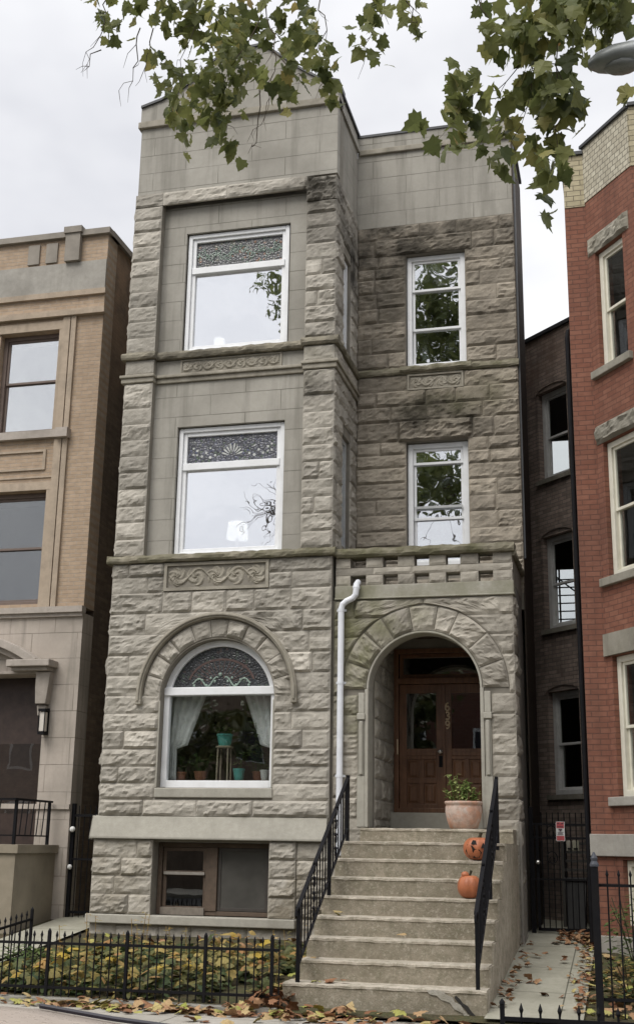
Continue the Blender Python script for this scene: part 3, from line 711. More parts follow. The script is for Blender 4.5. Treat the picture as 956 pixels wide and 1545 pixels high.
# ------------------------------------------------------------------ windows of the greystone
def leaded(name, hues, base, sc=28):
    t = NT(name); v = t.n('ShaderNodeTexVoronoi', feature='F1'); v.inputs['Scale'].default_value = sc; t.l(t.pos, v.inputs['Vector'])
    e = t.n('ShaderNodeTexVoronoi', feature='DISTANCE_TO_EDGE'); e.inputs['Scale'].default_value = sc; t.l(t.pos, e.inputs['Vector'])
    sp = t.n('ShaderNodeSeparateColor'); t.l(v.outputs['Color'], sp.inputs[0])
    col = t.mix(t.map(sp.outputs[0], .2, .9), base, (base[0]*2.1, base[1]*2.1, base[2]*2.2, 1))
    for i, h in enumerate(hues):
        lo = .90+.04*i if i < 2 else .86
        sel = t.math('MULTIPLY', t.math('GREATER_THAN', sp.outputs[1], .80+.07*i), t.math('LESS_THAN', sp.outputs[1], .87+.07*i)); col = t.mix(sel, col, h)
    col = t.mix(t.map(e.outputs['Distance'], .03, .06, 1, 0), col, rgb(.012, .012, .012))
    return t.done(t.pbsdf(col, .25, t.bump(e.outputs['Distance'], .01), spec=.5))
M['lead3'] = leaded('leaded_glass_amber', [rgb(.13, .13, .10), rgb(.17, .08, .04), rgb(.07, .11, .08)], rgb(.04, .041, .042), 24)
M['lead2'] = leaded('leaded_glass_blue', [rgb(.16, .17, .17), rgb(.07, .10, .07), rgb(.08, .09, .15)], rgb(.058, .06, .072), 24)
M['lead1'] = leaded('leaded_glass_dark', [rgb(.07, .045, .04), rgb(.06, .08, .06)], rgb(.022, .024, .025), 26)
M['pearl'] = plain('pearly_glass', rgb(.55, .56, .54), .2, .3, 30)
M['jade'] = plain('pale_green_glass', rgb(.33, .42, .36), .2, .4, 30)

def bay_window(z0, z1, zt, lead, gl, label, motif, n):
    m = MB(); u0, u1 = (.905, 2.63)
    ring(m, u0, u1, z0, z1, .065, n-.10, n-.0); ring(m, u0+.067, u1-.067, z0+.067, z1-.067, .06, n-.12, n-.035)
    o = soft(m.build('window', M['white'], H), .006); tag(o, label)
    m = MB(); m.box(u0+.075, u1-.075, zt-.055, zt+.06, n-.13, n-.005); soft(m.build('transom_bar', M['white'], o), .008)
    m = MB(); m.box(u0+.12, u1-.12, z0+.12, zt-.05, n-.088, n-.08); m.build('pane', gl, o)
    m = MB(); m.box(u0+.12, u1-.12, zt+.055, z1-.12, n-.09, n-.075); lg = m.build('leaded_glass', lead, o)
    m = MB(); c = ((u0+u1)/2, zt+.16)
    if motif == 'fan':
        for a in range(20, 161, 20):
            r0, r1 = .06, .185 + (.03 if a == 100 or a == 80 else 0); d = R_(a); p = (math.cos(d), math.sin(d)); q = (-p[1], p[0]); pts = []
            for k in range(12):
                t = 2*math.pi*k/12; l = (r0+r1)/2+(r1-r0)/2*math.cos(t); ww = .02*math.sin(t)*(.6+.4*math.cos(t))
                pts.append((c[0]+p[0]*l+q[0]*ww, c[1]+p[1]*l+q[1]*ww))
            m.prism(pts, n-.076, n-.070)
        for sx in (-1, 1):
            for k, (dx, dz, r) in enumerate(((.28, .03, .022), (.36, .0, .026), (.43, .08, .022), (.5, .02, .02), (.36, .15, .016), (.58, .12, .022), (.64, .06, .02), (.64, .16, .018), (.58, .05, .018))):
                m.prism([(c[0]+sx*dx+r*math.cos(a), c[1]+dz+r*math.sin(a)) for a in [2*math.pi*q/6 for q in range(6)]], n-.076, n-.071)
    else:
        rnd = random.Random(9)
        for sx in (-1, 1):
            for k in range(5):
                ctr = (c[0]+sx*(.07+.145*k), c[1]+.13+.05*(-1)**k); r0 = .075
                m.tube([m.p(ctr[0]+sx*r0*(1-q/14)*math.cos(q*.75+k*2), ctr[1]+r0*(1-q/14)*math.sin(q*.75+k*2), n-.072) for q in range(13)], .0075, 5)
                m.ball(m.p(ctr[0]+sx*.06, ctr[1]-.06*(-1)**k, n-.07), .02, 6, 4); m.ball(m.p(ctr[0]-sx*.05, ctr[1]+.07*(-1)**k, n-.07), .014, 6, 4)
            m.tube([m.p(c[0]+sx*(.02+.07*q), c[1]+.13+.05*math.sin(q*1.35), n-.073) for q in range(11)], .007, 5)
    m.build('glass_motif', M['pearl'] if motif == 'fan' else M['jade'], o)
    return o
bay_window(9.285, 11.385, 10.735, M['lead3'], M['glass_sky'], 'white framed window with amber leaded transom', 'dots', -.20)
bay_window(5.915, 7.995, 7.36, M['lead2'], M['glass_sky'], 'white framed window with fan motif in its leaded transom', 'fan', -.19)
# arched ground floor window
m = MB(); n = -.16
m.box(CW-RW+.004, CW-RW+.09, 2.46, 3.80, n-.1, n); m.box(CW+RW-.09, CW+RW-.004, 2.46, 3.80, n-.1, n); m.box(CW-RW+.09, CW+RW-.09, 2.455, 2.56, n-.1, n)
m.strip(arc(CW, CZ, RW-.095, .09, math.pi-.09, 32), arc(CW, CZ, RW-.004, .09, math.pi-.09, 32), n-.1, n)
o = soft(m.build('window', M['white'], H), .006); tag(o, 'arched ground floor window with curtains behind')
m = MB(); m.box(CW-RW+.01, CW+RW-.01, 3.79, 3.91, n-.12, n+.03); soft(m.build('transom_bar', M['white'], o), .01)
m = MB(); m.box(CW-RW+.085, CW+RW-.085, 2.555, 3.80, n-.06, n-.052); m.build('pane', M['glass_shop'], o)
m = MB(); cut = math.asin((3.905-CZ)/(RW-.09)); ap = arc(CW, CZ, RW-.09, cut, math.pi-cut, 30); m.prism(ap, n-.06, n-.05); m.build('leaded_glass', M['lead1'], o)
m = MB(); cc = (CW, 3.93)
for a in range(25, 156, 10):
    d = R_(a); p = (math.cos(d), math.sin(d)); q = (-p[1]*.004, p[0]*.004)
    m.prism([(cc[0]+p[0]*.2-q[0], cc[1]+p[1]*.16-q[1]), (cc[0]+p[0]*.5-q[0], cc[1]+p[1]*.38-q[1]), (cc[0]+p[0]*.5+q[0], cc[1]+p[1]*.38+q[1]), (cc[0]+p[0]*.2+q[0], cc[1]+p[1]*.16+q[1])][::-1], n-.051, n-.046)
m.strip([(cc[0]+math.cos(t)*.5, cc[1]+math.sin(t)*.38) for t in [.25+i*(math.pi-.5)/20 for i in range(21)]], [(cc[0]+math.cos(t)*.53, cc[1]+math.sin(t)*.41) for t in [.25+i*(math.pi-.5)/20 for i in range(21)]], n-.051, n-.045)
m.build('glass_spokes', plain('dusky_red_glass', rgb(.13, .085, .075), .3, .3, 20), o)
m = MB()
for sx in (-1, 1):
    pts = []
    for k in range(26):
        t = k/25; x = sx*(.05+.40*t); z = .06+.075*math.sin(t*9+1)*(1-.4*t)
        pts.append(Vector((cc[0]+x, -n+.046, cc[1]+z)))
    m.tube(pts, .012, 6)
    for k in range(6): m.ball((cc[0]+sx*(.1+.065*k), -n+.044, cc[1]+.07+.06*math.sin(k*2.2)), .02, 6, 5)
m.ball((cc[0]-.02, -n+.044, cc[1]+.17), .03, 8, 6)
m.build('glass_motif', M['jade'], o)

def sash_window(base, U, u0, u1, z0, z1, n, frame_m, gl, parent, mids, fw_=.075, label=None, arch=False, sill=None):
    """framed window in a wall: mids = heights of the meeting rails, top to bottom"""
    m = MB(base, U); ring(m, u0, u1, z0, z1, fw_, n-.09, n)
    o = soft(m.build('window', frame_m, parent), .006)
    if label: tag(o, label)
    m = MB(base, U); a, b = u0+fw_, u1-fw_
    ys = [z1-fw_]+list(mids)+[z0+fw_]
    for k, (t, bt) in enumerate(zip(ys[:-1], ys[1:])):
        nn = n-.03-.03*k
        m2 = MB(base, U); ring(m2, a+.002, b-.002, bt-(.022 if k < len(mids) else 0), t+(.022 if k > 0 else 0), .042, nn-.035, nn)
        s = soft(m2.build('sash', frame_m, o), .004)
        m2 = MB(base, U); m2.box(a+.035, b-.035, bt+.01, t-.01, nn-.022, nn-.016); m2.build('pane', gl, o)
    if sill is not None:
        m2 = MB(base, U); m2.box(u0-.02, u1+.02, z0-.05, z0-.002, n-.1, n+.05); soft(m2.build('sill', frame_m, o), .006)
    return o
B = (0, DEP, 0); UX = (1, 0, 0)
sash_window(B, UX, 4.295, 5.275, 9.305, 11.335, -.10, M['white'], M['glass_rear'], H, [10.72, 10.02], .08, 'tall white window reflecting dark foliage')
o = sash_window(B, UX, 4.295, 5.275, 5.95, 7.99, -.10, M['white'], M['glass_rear'], H, [7.66, 6.74], .085, 'white window above the pierced parapet', sill=True)
m = MB(B, UX); m.box(4.40, 5.17, 6.90, 6.94, -.13, -.11); m.build('blind_rail', M['greypaint'], o)
sash_window((XB, 0, 0), (0, 1, 0), .575, 1.105, 6.11, 7.89, -.06, M['greypaint'], M['glass_dark'], H, [7.0], .07, 'narrow side window of the bay')
sash_window((XB, 0, 0), (0, 1, 0), .555, 1.065, 9.41, 10.99, -.06, M['white'], M['glass'], H, [10.2], .08, 'narrow side window of the bay with white frame')
# basement window
m = MB(); ring(m, .89, 2.605, .70, 1.685, .06, -.30, -.20); m.box(1.62, 1.79, .76, 1.625, -.30, -.185)
o = soft(m.build('window', M['wood_brown'], H), .006); tag(o, 'brown timber basement window with one screened half')
for (a, b, scr) in ((.96, 1.615, 0), (1.795, 2.54, 1)):
    if not scr:
        for (t, bt, nn) in ((1.62, 1.25, -.22), (1.28, .765, -.25)):
            m = MB(); ring(m, a, b, bt, t, .05, nn-.03, nn); soft(m.build('sash', M['wood_brown'], o), .004); m = MB(); m.box(a+.04, b-.04, bt+.04, t-.04, nn-.02, nn-.015); m.build('pane', M['glass_dark'], o)
        m = MB(); m.box(a+.02, b-.02, 1.245, 1.285, -.24, -.205); m.build('meeting_rail', plain('pale_worn_wood', rgb(.35, .32, .28), .7, .3, 20), o)
        m = MB(); m.box(a, b, .70, .80, -.25, -.17); m.build('sill', plain('worn_grey_wood', rgb(.22, .19, .155), .8, .4, 12), o)
    else:
        m = MB(); ring(m, a, b, .765, 1.62, .045, -.25, -.215); soft(m.build('sash', plain('dark_screen_frame', rgb(.06, .052, .045), .6, .3, 9), o), .004)
        t = NT('dusty_insect_screen'); sh = t.pbsdf(t.mix(t.map(t.noise(3, 5, .6), .3, .7), rgb(.105, .10, .09), rgb(.07, .067, .06)), .8, spec=.1); tr = t.n('ShaderNodeBsdfTransparent'); mxx = t.n('ShaderNodeMixShader'); mxx.inputs[0].default_value = .85; t.l(tr.outputs[0], mxx.inputs[1]); t.l(sh, mxx.inputs[2]); t.done(mxx.outputs[0])
        m = MB(); m.box(a+.04, b-.04, .80, 1.58, -.234, -.228); m.build('insect_screen', t.m, o)
        m = MB(); m.box(a+.03, b-.03, 1.20, 1.23, -.245, -.236); m.build('meeting_rail', M['wood_brown'], o)

# entrance door
def woodmat(name, c1, c2):
    t = NT(name); g_ = t.noise(5, 6, .65, stretch=(6, 6, .5)); f = t.noise(2, 4, .6)
    col = t.mix(t.map(g_, .3, .7), c1, c2); col = t.mix(t.map(f, .45, .7, 0, .5), col, (c2[0]*.5, c2[1]*.5, c2[2]*.5, 1))
    return t.done(t.pbsdf(col, .38, t.bump(g_, .003), spec=.45))
M['oak'] = woodmat('varnished_red_brown_wood', rgb(.24, .12, .062), rgb(.13, .062, .033))
M['brass'] = plain('worn_brass', rgb(.74, .58, .40), .45, .15, 30, metal=.15)
DY = DEP+.33; m = MB((0, DY, 0))
ring(m, 4.02, 5.56, 2.18, 4.68, .07, -.16, .02); m.box(4.09, 5.49, 4.13, 4.22, -.14, .03)
o = soft(m.build('door_frame', M['oak'], H), .006)
m = MB((0, DY, 0)); ring(m, 4.10, 5.48, 4.225, 4.605, .06, -.1, -.04); soft(m.build('transom_frame', M['oak'], o), .005)
m = MB((0, DY, 0)); m.box(4.155, 5.425, 4.28, 4.55, -.085, -.078); m.build('transom_pane', M['glass_dark'], o)
for k, (a, b) in enumerate(((4.095, 4.787), (4.793, 5.485))):
    m = MB((0, DY, 0)); n = -.03
    m.box(a, a+.115, 2.19, 4.125, n-.05, n); m.box(b-.115, b, 2.19, 4.125, n-.05, n)
    for (z0, z1) in ((2.19, 2.31), (2.62, 2.69), (2.98, 3.14), (3.99, 4.125)): m.box(a+.115, b-.115, z0, z1, n-.05, n-.001)
    mid = (a+b)/2; m.box(mid-.035, mid+.035, 2.31, 2.98, n-.05, n-.002)
    for (u0, u1) in ((a+.115, mid-.035), (mid+.035, b-.115)):
        for (z0, z1) in ((2.31, 2.62), (2.69, 2.98)):
            m.box(u0, u1, z0, z1, n-.045, n-.022)
            vs = [m.p(u0+.02, z0+.02, n-.022), m.p(u1-.02, z0+.02, n-.022), m.p(u1-.02, z1-.02, n-.022), m.p(u0+.02, z1-.02, n-.022), m.p(u0+.05, z0+.05, n-.006), m.p(u1-.05, z0+.05, n-.006), m.p(u1-.05, z1-.05, n-.006), m.p(u0+.05, z1-.05, n-.006)]
            m.add(vs, [(4, 5, 6, 7), (0, 1, 5, 4), (1, 2, 6, 5), (2, 3, 7, 6), (3, 0, 4, 7)])
    m.box(a+.115, b-.115, 3.03, 3.09, n, n+.015)
    if k == 0: m.box(b-.012, b+.03, 2.2, 4.12, n, n+.02)
    d = soft(m.build('door', M['oak'], H), .005); tag(d, ['left leaf of the entrance door with knob', 'right leaf of the entrance door carrying the brass number'][k])
    m = MB((0, DY, 0)); m.box(a+.11, b-.11, 3.135, 3.995, n-.03, n-.024); m.build('pane', M['glass_dark'], d)
    if k == 0:
        m = MB((0, DY, 0)); c = m.p(b-.05, 3.09, n+.055); m.ball(c, .036, 12, 8); m.tube([m.p(b-.05, 3.09, n), c], .014, 8); m.build('knob', plain('bright_steel', rgb(.75, .74, .7), .25, .1, 20, metal=.7), d, smooth=True)
        m = MB((0, DY, 0)); m.box(b-.078, b-.022, 2.86, 3.03, n, n+.006); m.build('lock_plate', M['iron'], d); m = MB((0, DY, 0)); m.box(a-.03, a-.008, 3.05, 3.28, -.02, .03); m.build('hinge', M['brass'], d)
def digits(txt, cx, ztop, size, step, base, n, m, parent, name='house_number'):
    mb = MB(base, UX)
    segs = {'6': [(.75, .98, .45, 1.0), (.45, 1, .18, .8), (.18, .8, .1, .4), (.1, .4, .2, .08), (.2, .08, .5, .0), (.5, 0, .82, .1), (.82, .1, .9, .32), (.9, .32, .8, .52), (.8, .52, .5, .6), (.5, .6, .15, .48)],
            '3': [(.15, .9, .5, 1), (.5, 1, .82, .9), (.82, .9, .84, .68), (.84, .68, .45, .54), (.45, .54, .88, .40), (.88, .4, .88, .14), (.88, .14, .5, 0), (.5, 0, .1, .1)],
            '9': [(.25, .02, .55, 0), (.55, 0, .82, .2), (.82, .2, .9, .6), (.9, .6, .8, .92), (.8, .92, .5, 1), (.5, 1, .18, .9), (.18, .9, .1, .68), (.1, .68, .2, .48), (.2, .48, .5, .4), (.5, .4, .85, .52)]}
    wd = size*.62
    for k, ch in enumerate(txt):
        zb = ztop-k*step-size
        for (a, b, c, d) in segs[ch]:
            mb.tube([mb.p(cx-wd/2+a*wd, zb+b*size, n), mb.p(cx-wd/2+c*wd, zb+d*size, n)], size*.125, 6)
    return mb.build(name, m, parent)
digits('639', 4.85, 3.83, .115, .135, (0, DY, 0), -.02, M['brass'], bpy.data.objects['door.001'])

# downspout
m = MB(); X0 = 3.62
path = [(3.60, -.005, 1.55), (3.60, -.005, 4.98), (3.62, -.005, 5.05), (3.68, -.005, 5.10), (3.77, -.005, 5.14), (3.81, -.005, 5.19), (3.82, -.005, 5.27), (3.82, .01, 5.34), (3.82, .12, 5.40)]
m.tube(path, .045, 12)
for z in (2.6, 3.9, 4.95): m.tube([(3.60, -.005, z), (3.60, -.005, z+.04)], .050, 12); m.wbox(3.53, 3.67, .03, .06, z+.005, z+.035)
m.tube([(3.82, .0, 5.28), (3.82, .01, 5.32)], .052, 12)
m.build('downspout', M['downpipe'], H, smooth=False)

# ------------------------------------------------------------------ behind the ground floor window
def curtain(sx, label):
    m = MB(); vs = []; fs = []; nv, nu = 24, 22
    xo = CW+sx*.86
    for j in range(nv+1):
        t = j/nv; z = 3.84-1.30*t
        wdt = .44*(1-t)**1.1 + .13 if t < .62 else .13+.03*(t-.62)
        wdt = max(wdt, .12)
        for i in range(nu+1):
            s = i/nu; vs.append((xo-sx*wdt*s, 0.40+.025*math.sin(s*26+t*2)*(.5+.5*(1-t)), z+.03*math.sin(s*3)))
    for j in range(nv):
        for i in range(nu): fs.append((j*(nu+1)+i, j*(nu+1)+i+1, (j+1)*(nu+1)+i+1, (j+1)*(nu+1)+i))
    m.add(vs, fs); o = m.build('curtain', M['sheer'], None, (xo, .46, 2.5), smooth=True)
    sol = o.modifiers.new('cloth', 'SOLIDIFY'); sol.thickness = .006
    return tag(o, label, 'curtain', 'curtains behind the arched window')
M['sheer'] = plain('sheer_white_cloth', rgb(.78, .78, .78), .9, .12, 8)
curtain(-1, 'white curtain tied back at the left of the arched window'); curtain(1, 'white curtain tied back at the right of the arched window')
M['teal'] = plain('teal_glazed_pottery', rgb(.10, .42, .38), .35, .15, 10)
M['terracotta'] = plain('terracotta', rgb(.36, .15, .09), .8, .3, 10)
M['white_pot'] = plain('white_pottery', rgb(.7, .7, .68), .4, .1, 10)
def leafmat(name, c1, c2, trans=.3):
    t = NT(name); q = t.attr(); n1 = t.noise(30, 3, .6)
    col = t.mix(q, c1, c2); col = t.mix(t.map(n1, .4, .7, 0, .3), col, (c1[0]*.6, c1[1]*.6, c1[2]*.5, 1))
    d = t.pbsdf(col, .55, spec=.3); tr = t.n('ShaderNodeBsdfTranslucent'); t.put(tr.inputs[0], col)
    mxx = t.n('ShaderNodeMixShader'); mxx.inputs[0].default_value = trans; t.l(d, mxx.inputs[1]); t.l(tr.outputs[0], mxx.inputs[2]); return t.done(mxx.outputs[0])
M['house_leaf'] = leafmat('houseplant_leaf', rgb(.05, .10, .03), rgb(.12, .16, .05))
def simple_leaf(m, p, d, up_, ln, wd, bend=.3):
    d = d.normalized(); s = d.cross(up_); s = s.normalized() if s.length > 1e-4 else Vector((1, 0, 0)); nn = s.cross(d)
    q = [p, p+d*ln*.35+s*wd*.5-nn*.02*ln, p+d*ln*.35-s*wd*.5-nn*.02*ln, p+d*ln*.72+s*wd*.38-nn*bend*ln*.3, p+d*ln*.72-s*wd*.38-nn*bend*ln*.3, p+d*ln-nn*bend*ln*.6, p+d*ln*.35+nn*.04*ln, p+d*ln*.72-nn*bend*ln*.22]
    m.add(q, [(0, 1, 6), (0, 6, 2), (1, 3, 7, 6), (6, 7, 4, 2), (3, 5, 7), (7, 5, 4)])
def potted(loc, r, h, potm, label, nleaf, spread, lh, cat='potted plant', lm=None, ln=.12, wd=.05, seed=1, rim=True, grp=None, name='potted_plant'):
    t = thing(name, loc, label, cat, grp); L = Vector(loc); rnd = random.Random(seed)
    m = MB(); m.lathe(L, [(r*.68, 0), (r*.8, h*.3), (r*.93, h*.85), (r*1.0, h*.86), (r*1.0, h), (r*.88, h), (r*.85, h*.9)], 18); m.build('pot', potm, t, smooth=False)
    if nleaf:
        m = MB()
        for k in range(nleaf):
            a = rnd.uniform(0, 6.28); rr = rnd.uniform(0, spread); b = L+Vector((math.cos(a)*rr*.4, math.sin(a)*rr*.4, h*.9)); tip = L+Vector((math.cos(a)*rr, math.sin(a)*rr, h+lh*rnd.uniform(.25, 1)))
            m.tint = .1; m.tube([b, (b+tip)/2+Vector((0, 0, .02)), tip], .004, 4)
            for q in range(rnd.randint(3, 5)):
                a2 = rnd.uniform(0, 6.28); f = rnd.uniform(.4, 1); m.tint = rnd.random(); simple_leaf(m, b+(tip-b)*f, Vector((math.cos(a2), math.sin(a2), rnd.uniform(-.1, .7))), Vector((0, 0, 1)), ln*rnd.uniform(.6, 1.1), wd*rnd.uniform(.7, 1.1))
        m.build('foliage', lm or M['house_leaf'], t)
    return t
m = MB()
st = thing('plant_stand', (1.715, .55, 2.0), 'pale plant stand in the middle of the arched window', 'plant stand')
for sx in (-.09, .09):
    for sy in (-.09, .09): m = MB(); m.tube([(1.715+sx, .55+sy, 2.0), (1.715+sx*.85, .55+sy*.85, 3.06)], .012, 6); m.build('leg', plain('pale_wood', rgb(.45, .38, .28), .6, .2, 9) if 'pale_wood' not in bpy.data.materials else bpy.data.materials['pale_wood'], st)
m = MB(); m.lathe((1.715, .55, 0), [(.13, 3.05), (.135, 3.06), (.135, 3.075), (.12, 3.08)], 18); m.build('top', bpy.data.materials['pale_wood'], st)
m = MB(); m.lathe((1.715, .55, 0), [(.11, 2.45), (.11, 2.47)], 14); m.build('shelf', bpy.data.materials['pale_wood'], st)
potted((1.715, .55, 3.085), .125, .17, M['teal'], 'teal pot with trailing plant on the tall plant stand', 12, .16, .12, seed=3, grp='pots in the arched window')
tb = MB(); tb.wbox(.95, 2.5, .42, .80, 2.54, 2.58); 
for xx in (1.0, 2.42):
    for yy in (.46, .74): tb.wbox(xx, xx+.04, yy, yy+.04, 1.95, 2.54)
tag(tb.build('window_table', M['wood_brown'], None, (1.7, .6, 1.95)), 'low dark table along the arched window', 'table')
potted((1.96, .52, 2.58), .09, .17, M['teal'], 'small teal pot on the low table of the arched window', 8, .14, .25, seed=4, grp='pots in the arched window')
potted((2.36, .52, 2.58), .075, .15, M['white_pot'], 'small white pot at the right end of the low table', 3, .08, .12, seed=5, grp='pots in the arched window')
potted((1.35, .56, 2.58), .10, .13, M['terracotta'], 'small terracotta pot with bushy plant on the low table', 14, .2, .32, seed=6, grp='pots in the arched window')
potted((1.06, .52, 2.58), .085, .12, M['terracotta'], 'small terracotta pot near the left end of the low table', 10, .14, .28, seed=7, grp='pots in the arched window')
potted((2.2, .72, 2.58), .1, .14, M['terracotta'], 'leafy tall houseplant behind the small white pot', 26, .36, .72, seed=8, ln=.16, wd=.06, grp='pots in the arched window')
# lamps in the upper window
t = NT('lit_lamp_shade'); em = t.n('ShaderNodeEmission'); em.inputs[0].default_value = (1, .97, .93, 1); em.inputs[1].default_value = 2.0; M['lit'] = t.done(em.outputs[0])
for (x, zb, zs_, r, lab) in ((1.78, 5.65, 6.27, .17, 'lit table lamp with pale shade behind the second floor window'), (1.36, 8.95, 9.42, .10, 'small lit lamp low behind the third floor window')):
    t = thing('table_lamp', (x, .6, zb), lab, 'lamp', 'lamps in the bay windows')
    m = MB(); m.lathe((x, .6, 0), [(.10, zb), (.10, zb+.02), (.03, zb+.05), (.025, zs_+.02)], 14); m.build('stem', M['white_pot'], t)
    m = MB(); m.lathe((x, .6, 0), [(r, zs_), (r*.85, zs_+.26)], 18); m.build('lamp_shade', M['lit'], t)

# ------------------------------------------------------------------ front steps
t0, r0_, ys, zs0 = .32356, .207, -3.781, .2875
def rough_box(m, x0, x1, y0, y1, z0, z1, res=.07, jit=.011, seed=0):
    """box with gently chipped top edge"""
    k = max(2, int((x1-x0)/res)); prof = [(y1, z0), (y0, z0), (y0, z1-.035), (y0-.012, z1-.03), (y0-.012, z1-.006), (y0+.004, z1), (y0+.07, z1+.001), (y1, z1)]
    vs = []; fs = []; q = len(prof)
    for i in range(k+1):
        x = x0+(x1-x0)*i/k
        for j, (y, z) in enumerate(prof):
            a = 0 if j in (0, 1, q-1) else jit*noise.noise(Vector((x*7, seed*3.1, j*.7)))+(jit*1.4*min(0, noise.noise(Vector((x*11, seed*5.3, 3)))) if j in (3, 4, 5) else 0)
            vs.append((x, y-a*(1 if j in (2, 3, 4) else 0), z+a))
    for i in range(k):
        for j in range(q-1): fs.append((i*q+j, (i+1)*q+j, (i+1)*q+j+1, i*q+j+1))
    fs.append(tuple(range(q))); fs.append(tuple(k*q+j for j in range(q))[::-1]); b0 = len(m.t); m.add(vs, fs)
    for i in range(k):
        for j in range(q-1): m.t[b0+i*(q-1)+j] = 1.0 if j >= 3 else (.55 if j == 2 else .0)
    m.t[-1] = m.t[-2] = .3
STP = thing('front_steps', (5.0, -2.2, 0), 'flight of worn concrete steps up to the arched entrance', 'steps')
for i in range(9):
    m = MB(); y = ys+i*t0 if i < 8 else -.40; z = zs0+i*r0_ if i < 8 else 1.915
    yn = (ys+(i+1)*t0 if i < 7 else (-.40 if i == 7 else .1))
    x0 = 3.985 if i else 3.90
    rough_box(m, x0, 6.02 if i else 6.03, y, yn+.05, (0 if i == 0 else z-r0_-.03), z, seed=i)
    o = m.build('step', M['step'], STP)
m = MB(); m.wbox(4.0, 6.005, ys+.1, -.4, 0, .27)
m.basis((0, 0, 0), (0, 1, 0)); pf = [(ys+.01, .0), (.06, .0)]
for i in range(7, -1, -1): pf += [((.06 if i == 7 else ys+(i+1)*t0+.012), zs0+i*r0_-.012), (ys+i*t0+.012, zs0+i*r0_-.012)]
m.prism(pf, 6.0, 6.036)
m.build('side_wall', M['step'], STP)
# broken, patched corner of the lowest step
m = MB()
vs = [(5.55, -3.80, .02), (6.05, -3.86, .02), (6.05, -3.80, .10), (5.72, -3.797, .20), (5.45, -3.797, .27), (5.40, -3.797, .20)]
m.prism([(5.42, .27), (5.46, .235), (5.53, .225), (5.57, .19), (5.66, .165), (5.70, .11), (5.79, .07), (5.81, .035), (5.87, .035), (5.80, .10), (5.77, .15), (5.71, .17), (5.69, .215), (5.62, .24), (5.60, .272), (5.5, .282)], 3.70, 3.797)
m.build('cement_patch', plain('pale_cement_patch', rgb(.44, .415, .36), .95, .35, 9, .01, dirt=rgb(.25, .23, .18), dirtamt=.8), STP)
m = MB(); m.prism([(5.72, .235), (5.705, .215), (5.745, .17), (5.80, .125), (5.84, .075), (5.91, .035), (5.94, .035), (5.88, .085), (5.84, .14), (5.79, .165), (5.76, .205)], 3.70, 3.7955)
m.build('crack', plain('dark_crack', rgb(.03, .028, .025), .95, .2, 9), STP)

# railings
def railing(x, pts_y, zb, zt, label, scroll, root_y):
    """stair railing along y: posts at pts_y with rail heights"""
    Y0, Y1 = pts_y; t = thing('stair_railing', (x, root_y, zb[0]), label, 'railing', 'railings of the front steps')
    top = lambda y: zt[0]+(zt[1]-zt[0])*(y-Y0)/(Y1-Y0); bot = lambda y: zb[0]+.16+(zb[1]+.16-zb[0]-.16)*(y-Y0)/(Y1-Y0)
    for y, extra in ((Y0, .0), ((Y0+Y1)/2+.2, -.04), (Y1, .03)):
        m = MB(); zz = zb[0]+(zb[1]-zb[0])*(y-Y0)/(Y1-Y0)
        m.wbox(x-.02, x+.02, y-.02, y+.02, zz-.08 if y != Y0 else zb[0], top(y)+extra); soft(m.build('post', M['iron'], t), .004)
    m = MB(); a, b = Vector((x, Y0-.05, top(Y0-.05))), Vector((x, Y1+.02, top(Y1+.02)))
    def bar(m, a, b, w_, h_):
        vs = [q+Vector((sx*w_, 0, sz*h_)) for q in (a, b) for sx in (-1, 1) for sz in (-1, 1)]; m.add(vs, [(0, 1, 3, 2), (4, 6, 7, 5), (0, 4, 5, 1), (2, 3, 7, 6), (1, 5, 7, 3), (0, 2, 6, 4)])
    bar(m, a, b, .022, .013); m.tube([a, a+Vector((0, -.05, -.02)), a+Vector((0, -.06, -.07)), a+Vector((0, -.03, -.09))], .014, 8)
    m.build('handrail', M['iron'], t)
    m = MB(); bar(m, Vector((x, Y0, bot(Y0))), Vector((x, Y1, bot(Y1))), .014, .009); m.build('lower_rail', M['iron'], t)
    k = int((Y1-Y0)/.125)
    for i in range(1, k):
        y = Y0+(Y1-Y0)*i/k
        if i in scroll:
            m = MB()
            for q in range(4):
                zc = bot(y)+.1+q*.16; pts = [Vector((x, y+.045*math.sin(s)*(1-s/9), zc+.055*math.cos(s)*(1-s/9))) for s in [j*.7 for j in range(10)]]; m.tube(pts, .011, 6); m.ball((x, y, zc+.055), .022, 6, 5)
            m.tube([(x, y, bot(y)), (x, y, top(y))], .008, 6)
            m.build('scroll_baluster', M['iron'], t)
        else:
            m = MB(); m.tube([(x, y, bot(y)), (x, y, top(y))], .0095, 6); m.build('baluster', M['iron'], t)
    return t
railing(4.045, (-3.72, -1.42), (.287, 1.737), (1.06, 2.52), 'black iron stair railing on the left side by the downspout', (5, 13), -3.72)
railing(5.935, (-3.70, -1.50), (.287, 1.737), (1.06, 2.50), 'black iron stair railing on the right side by the pumpkins', (5, 12), -3.70)

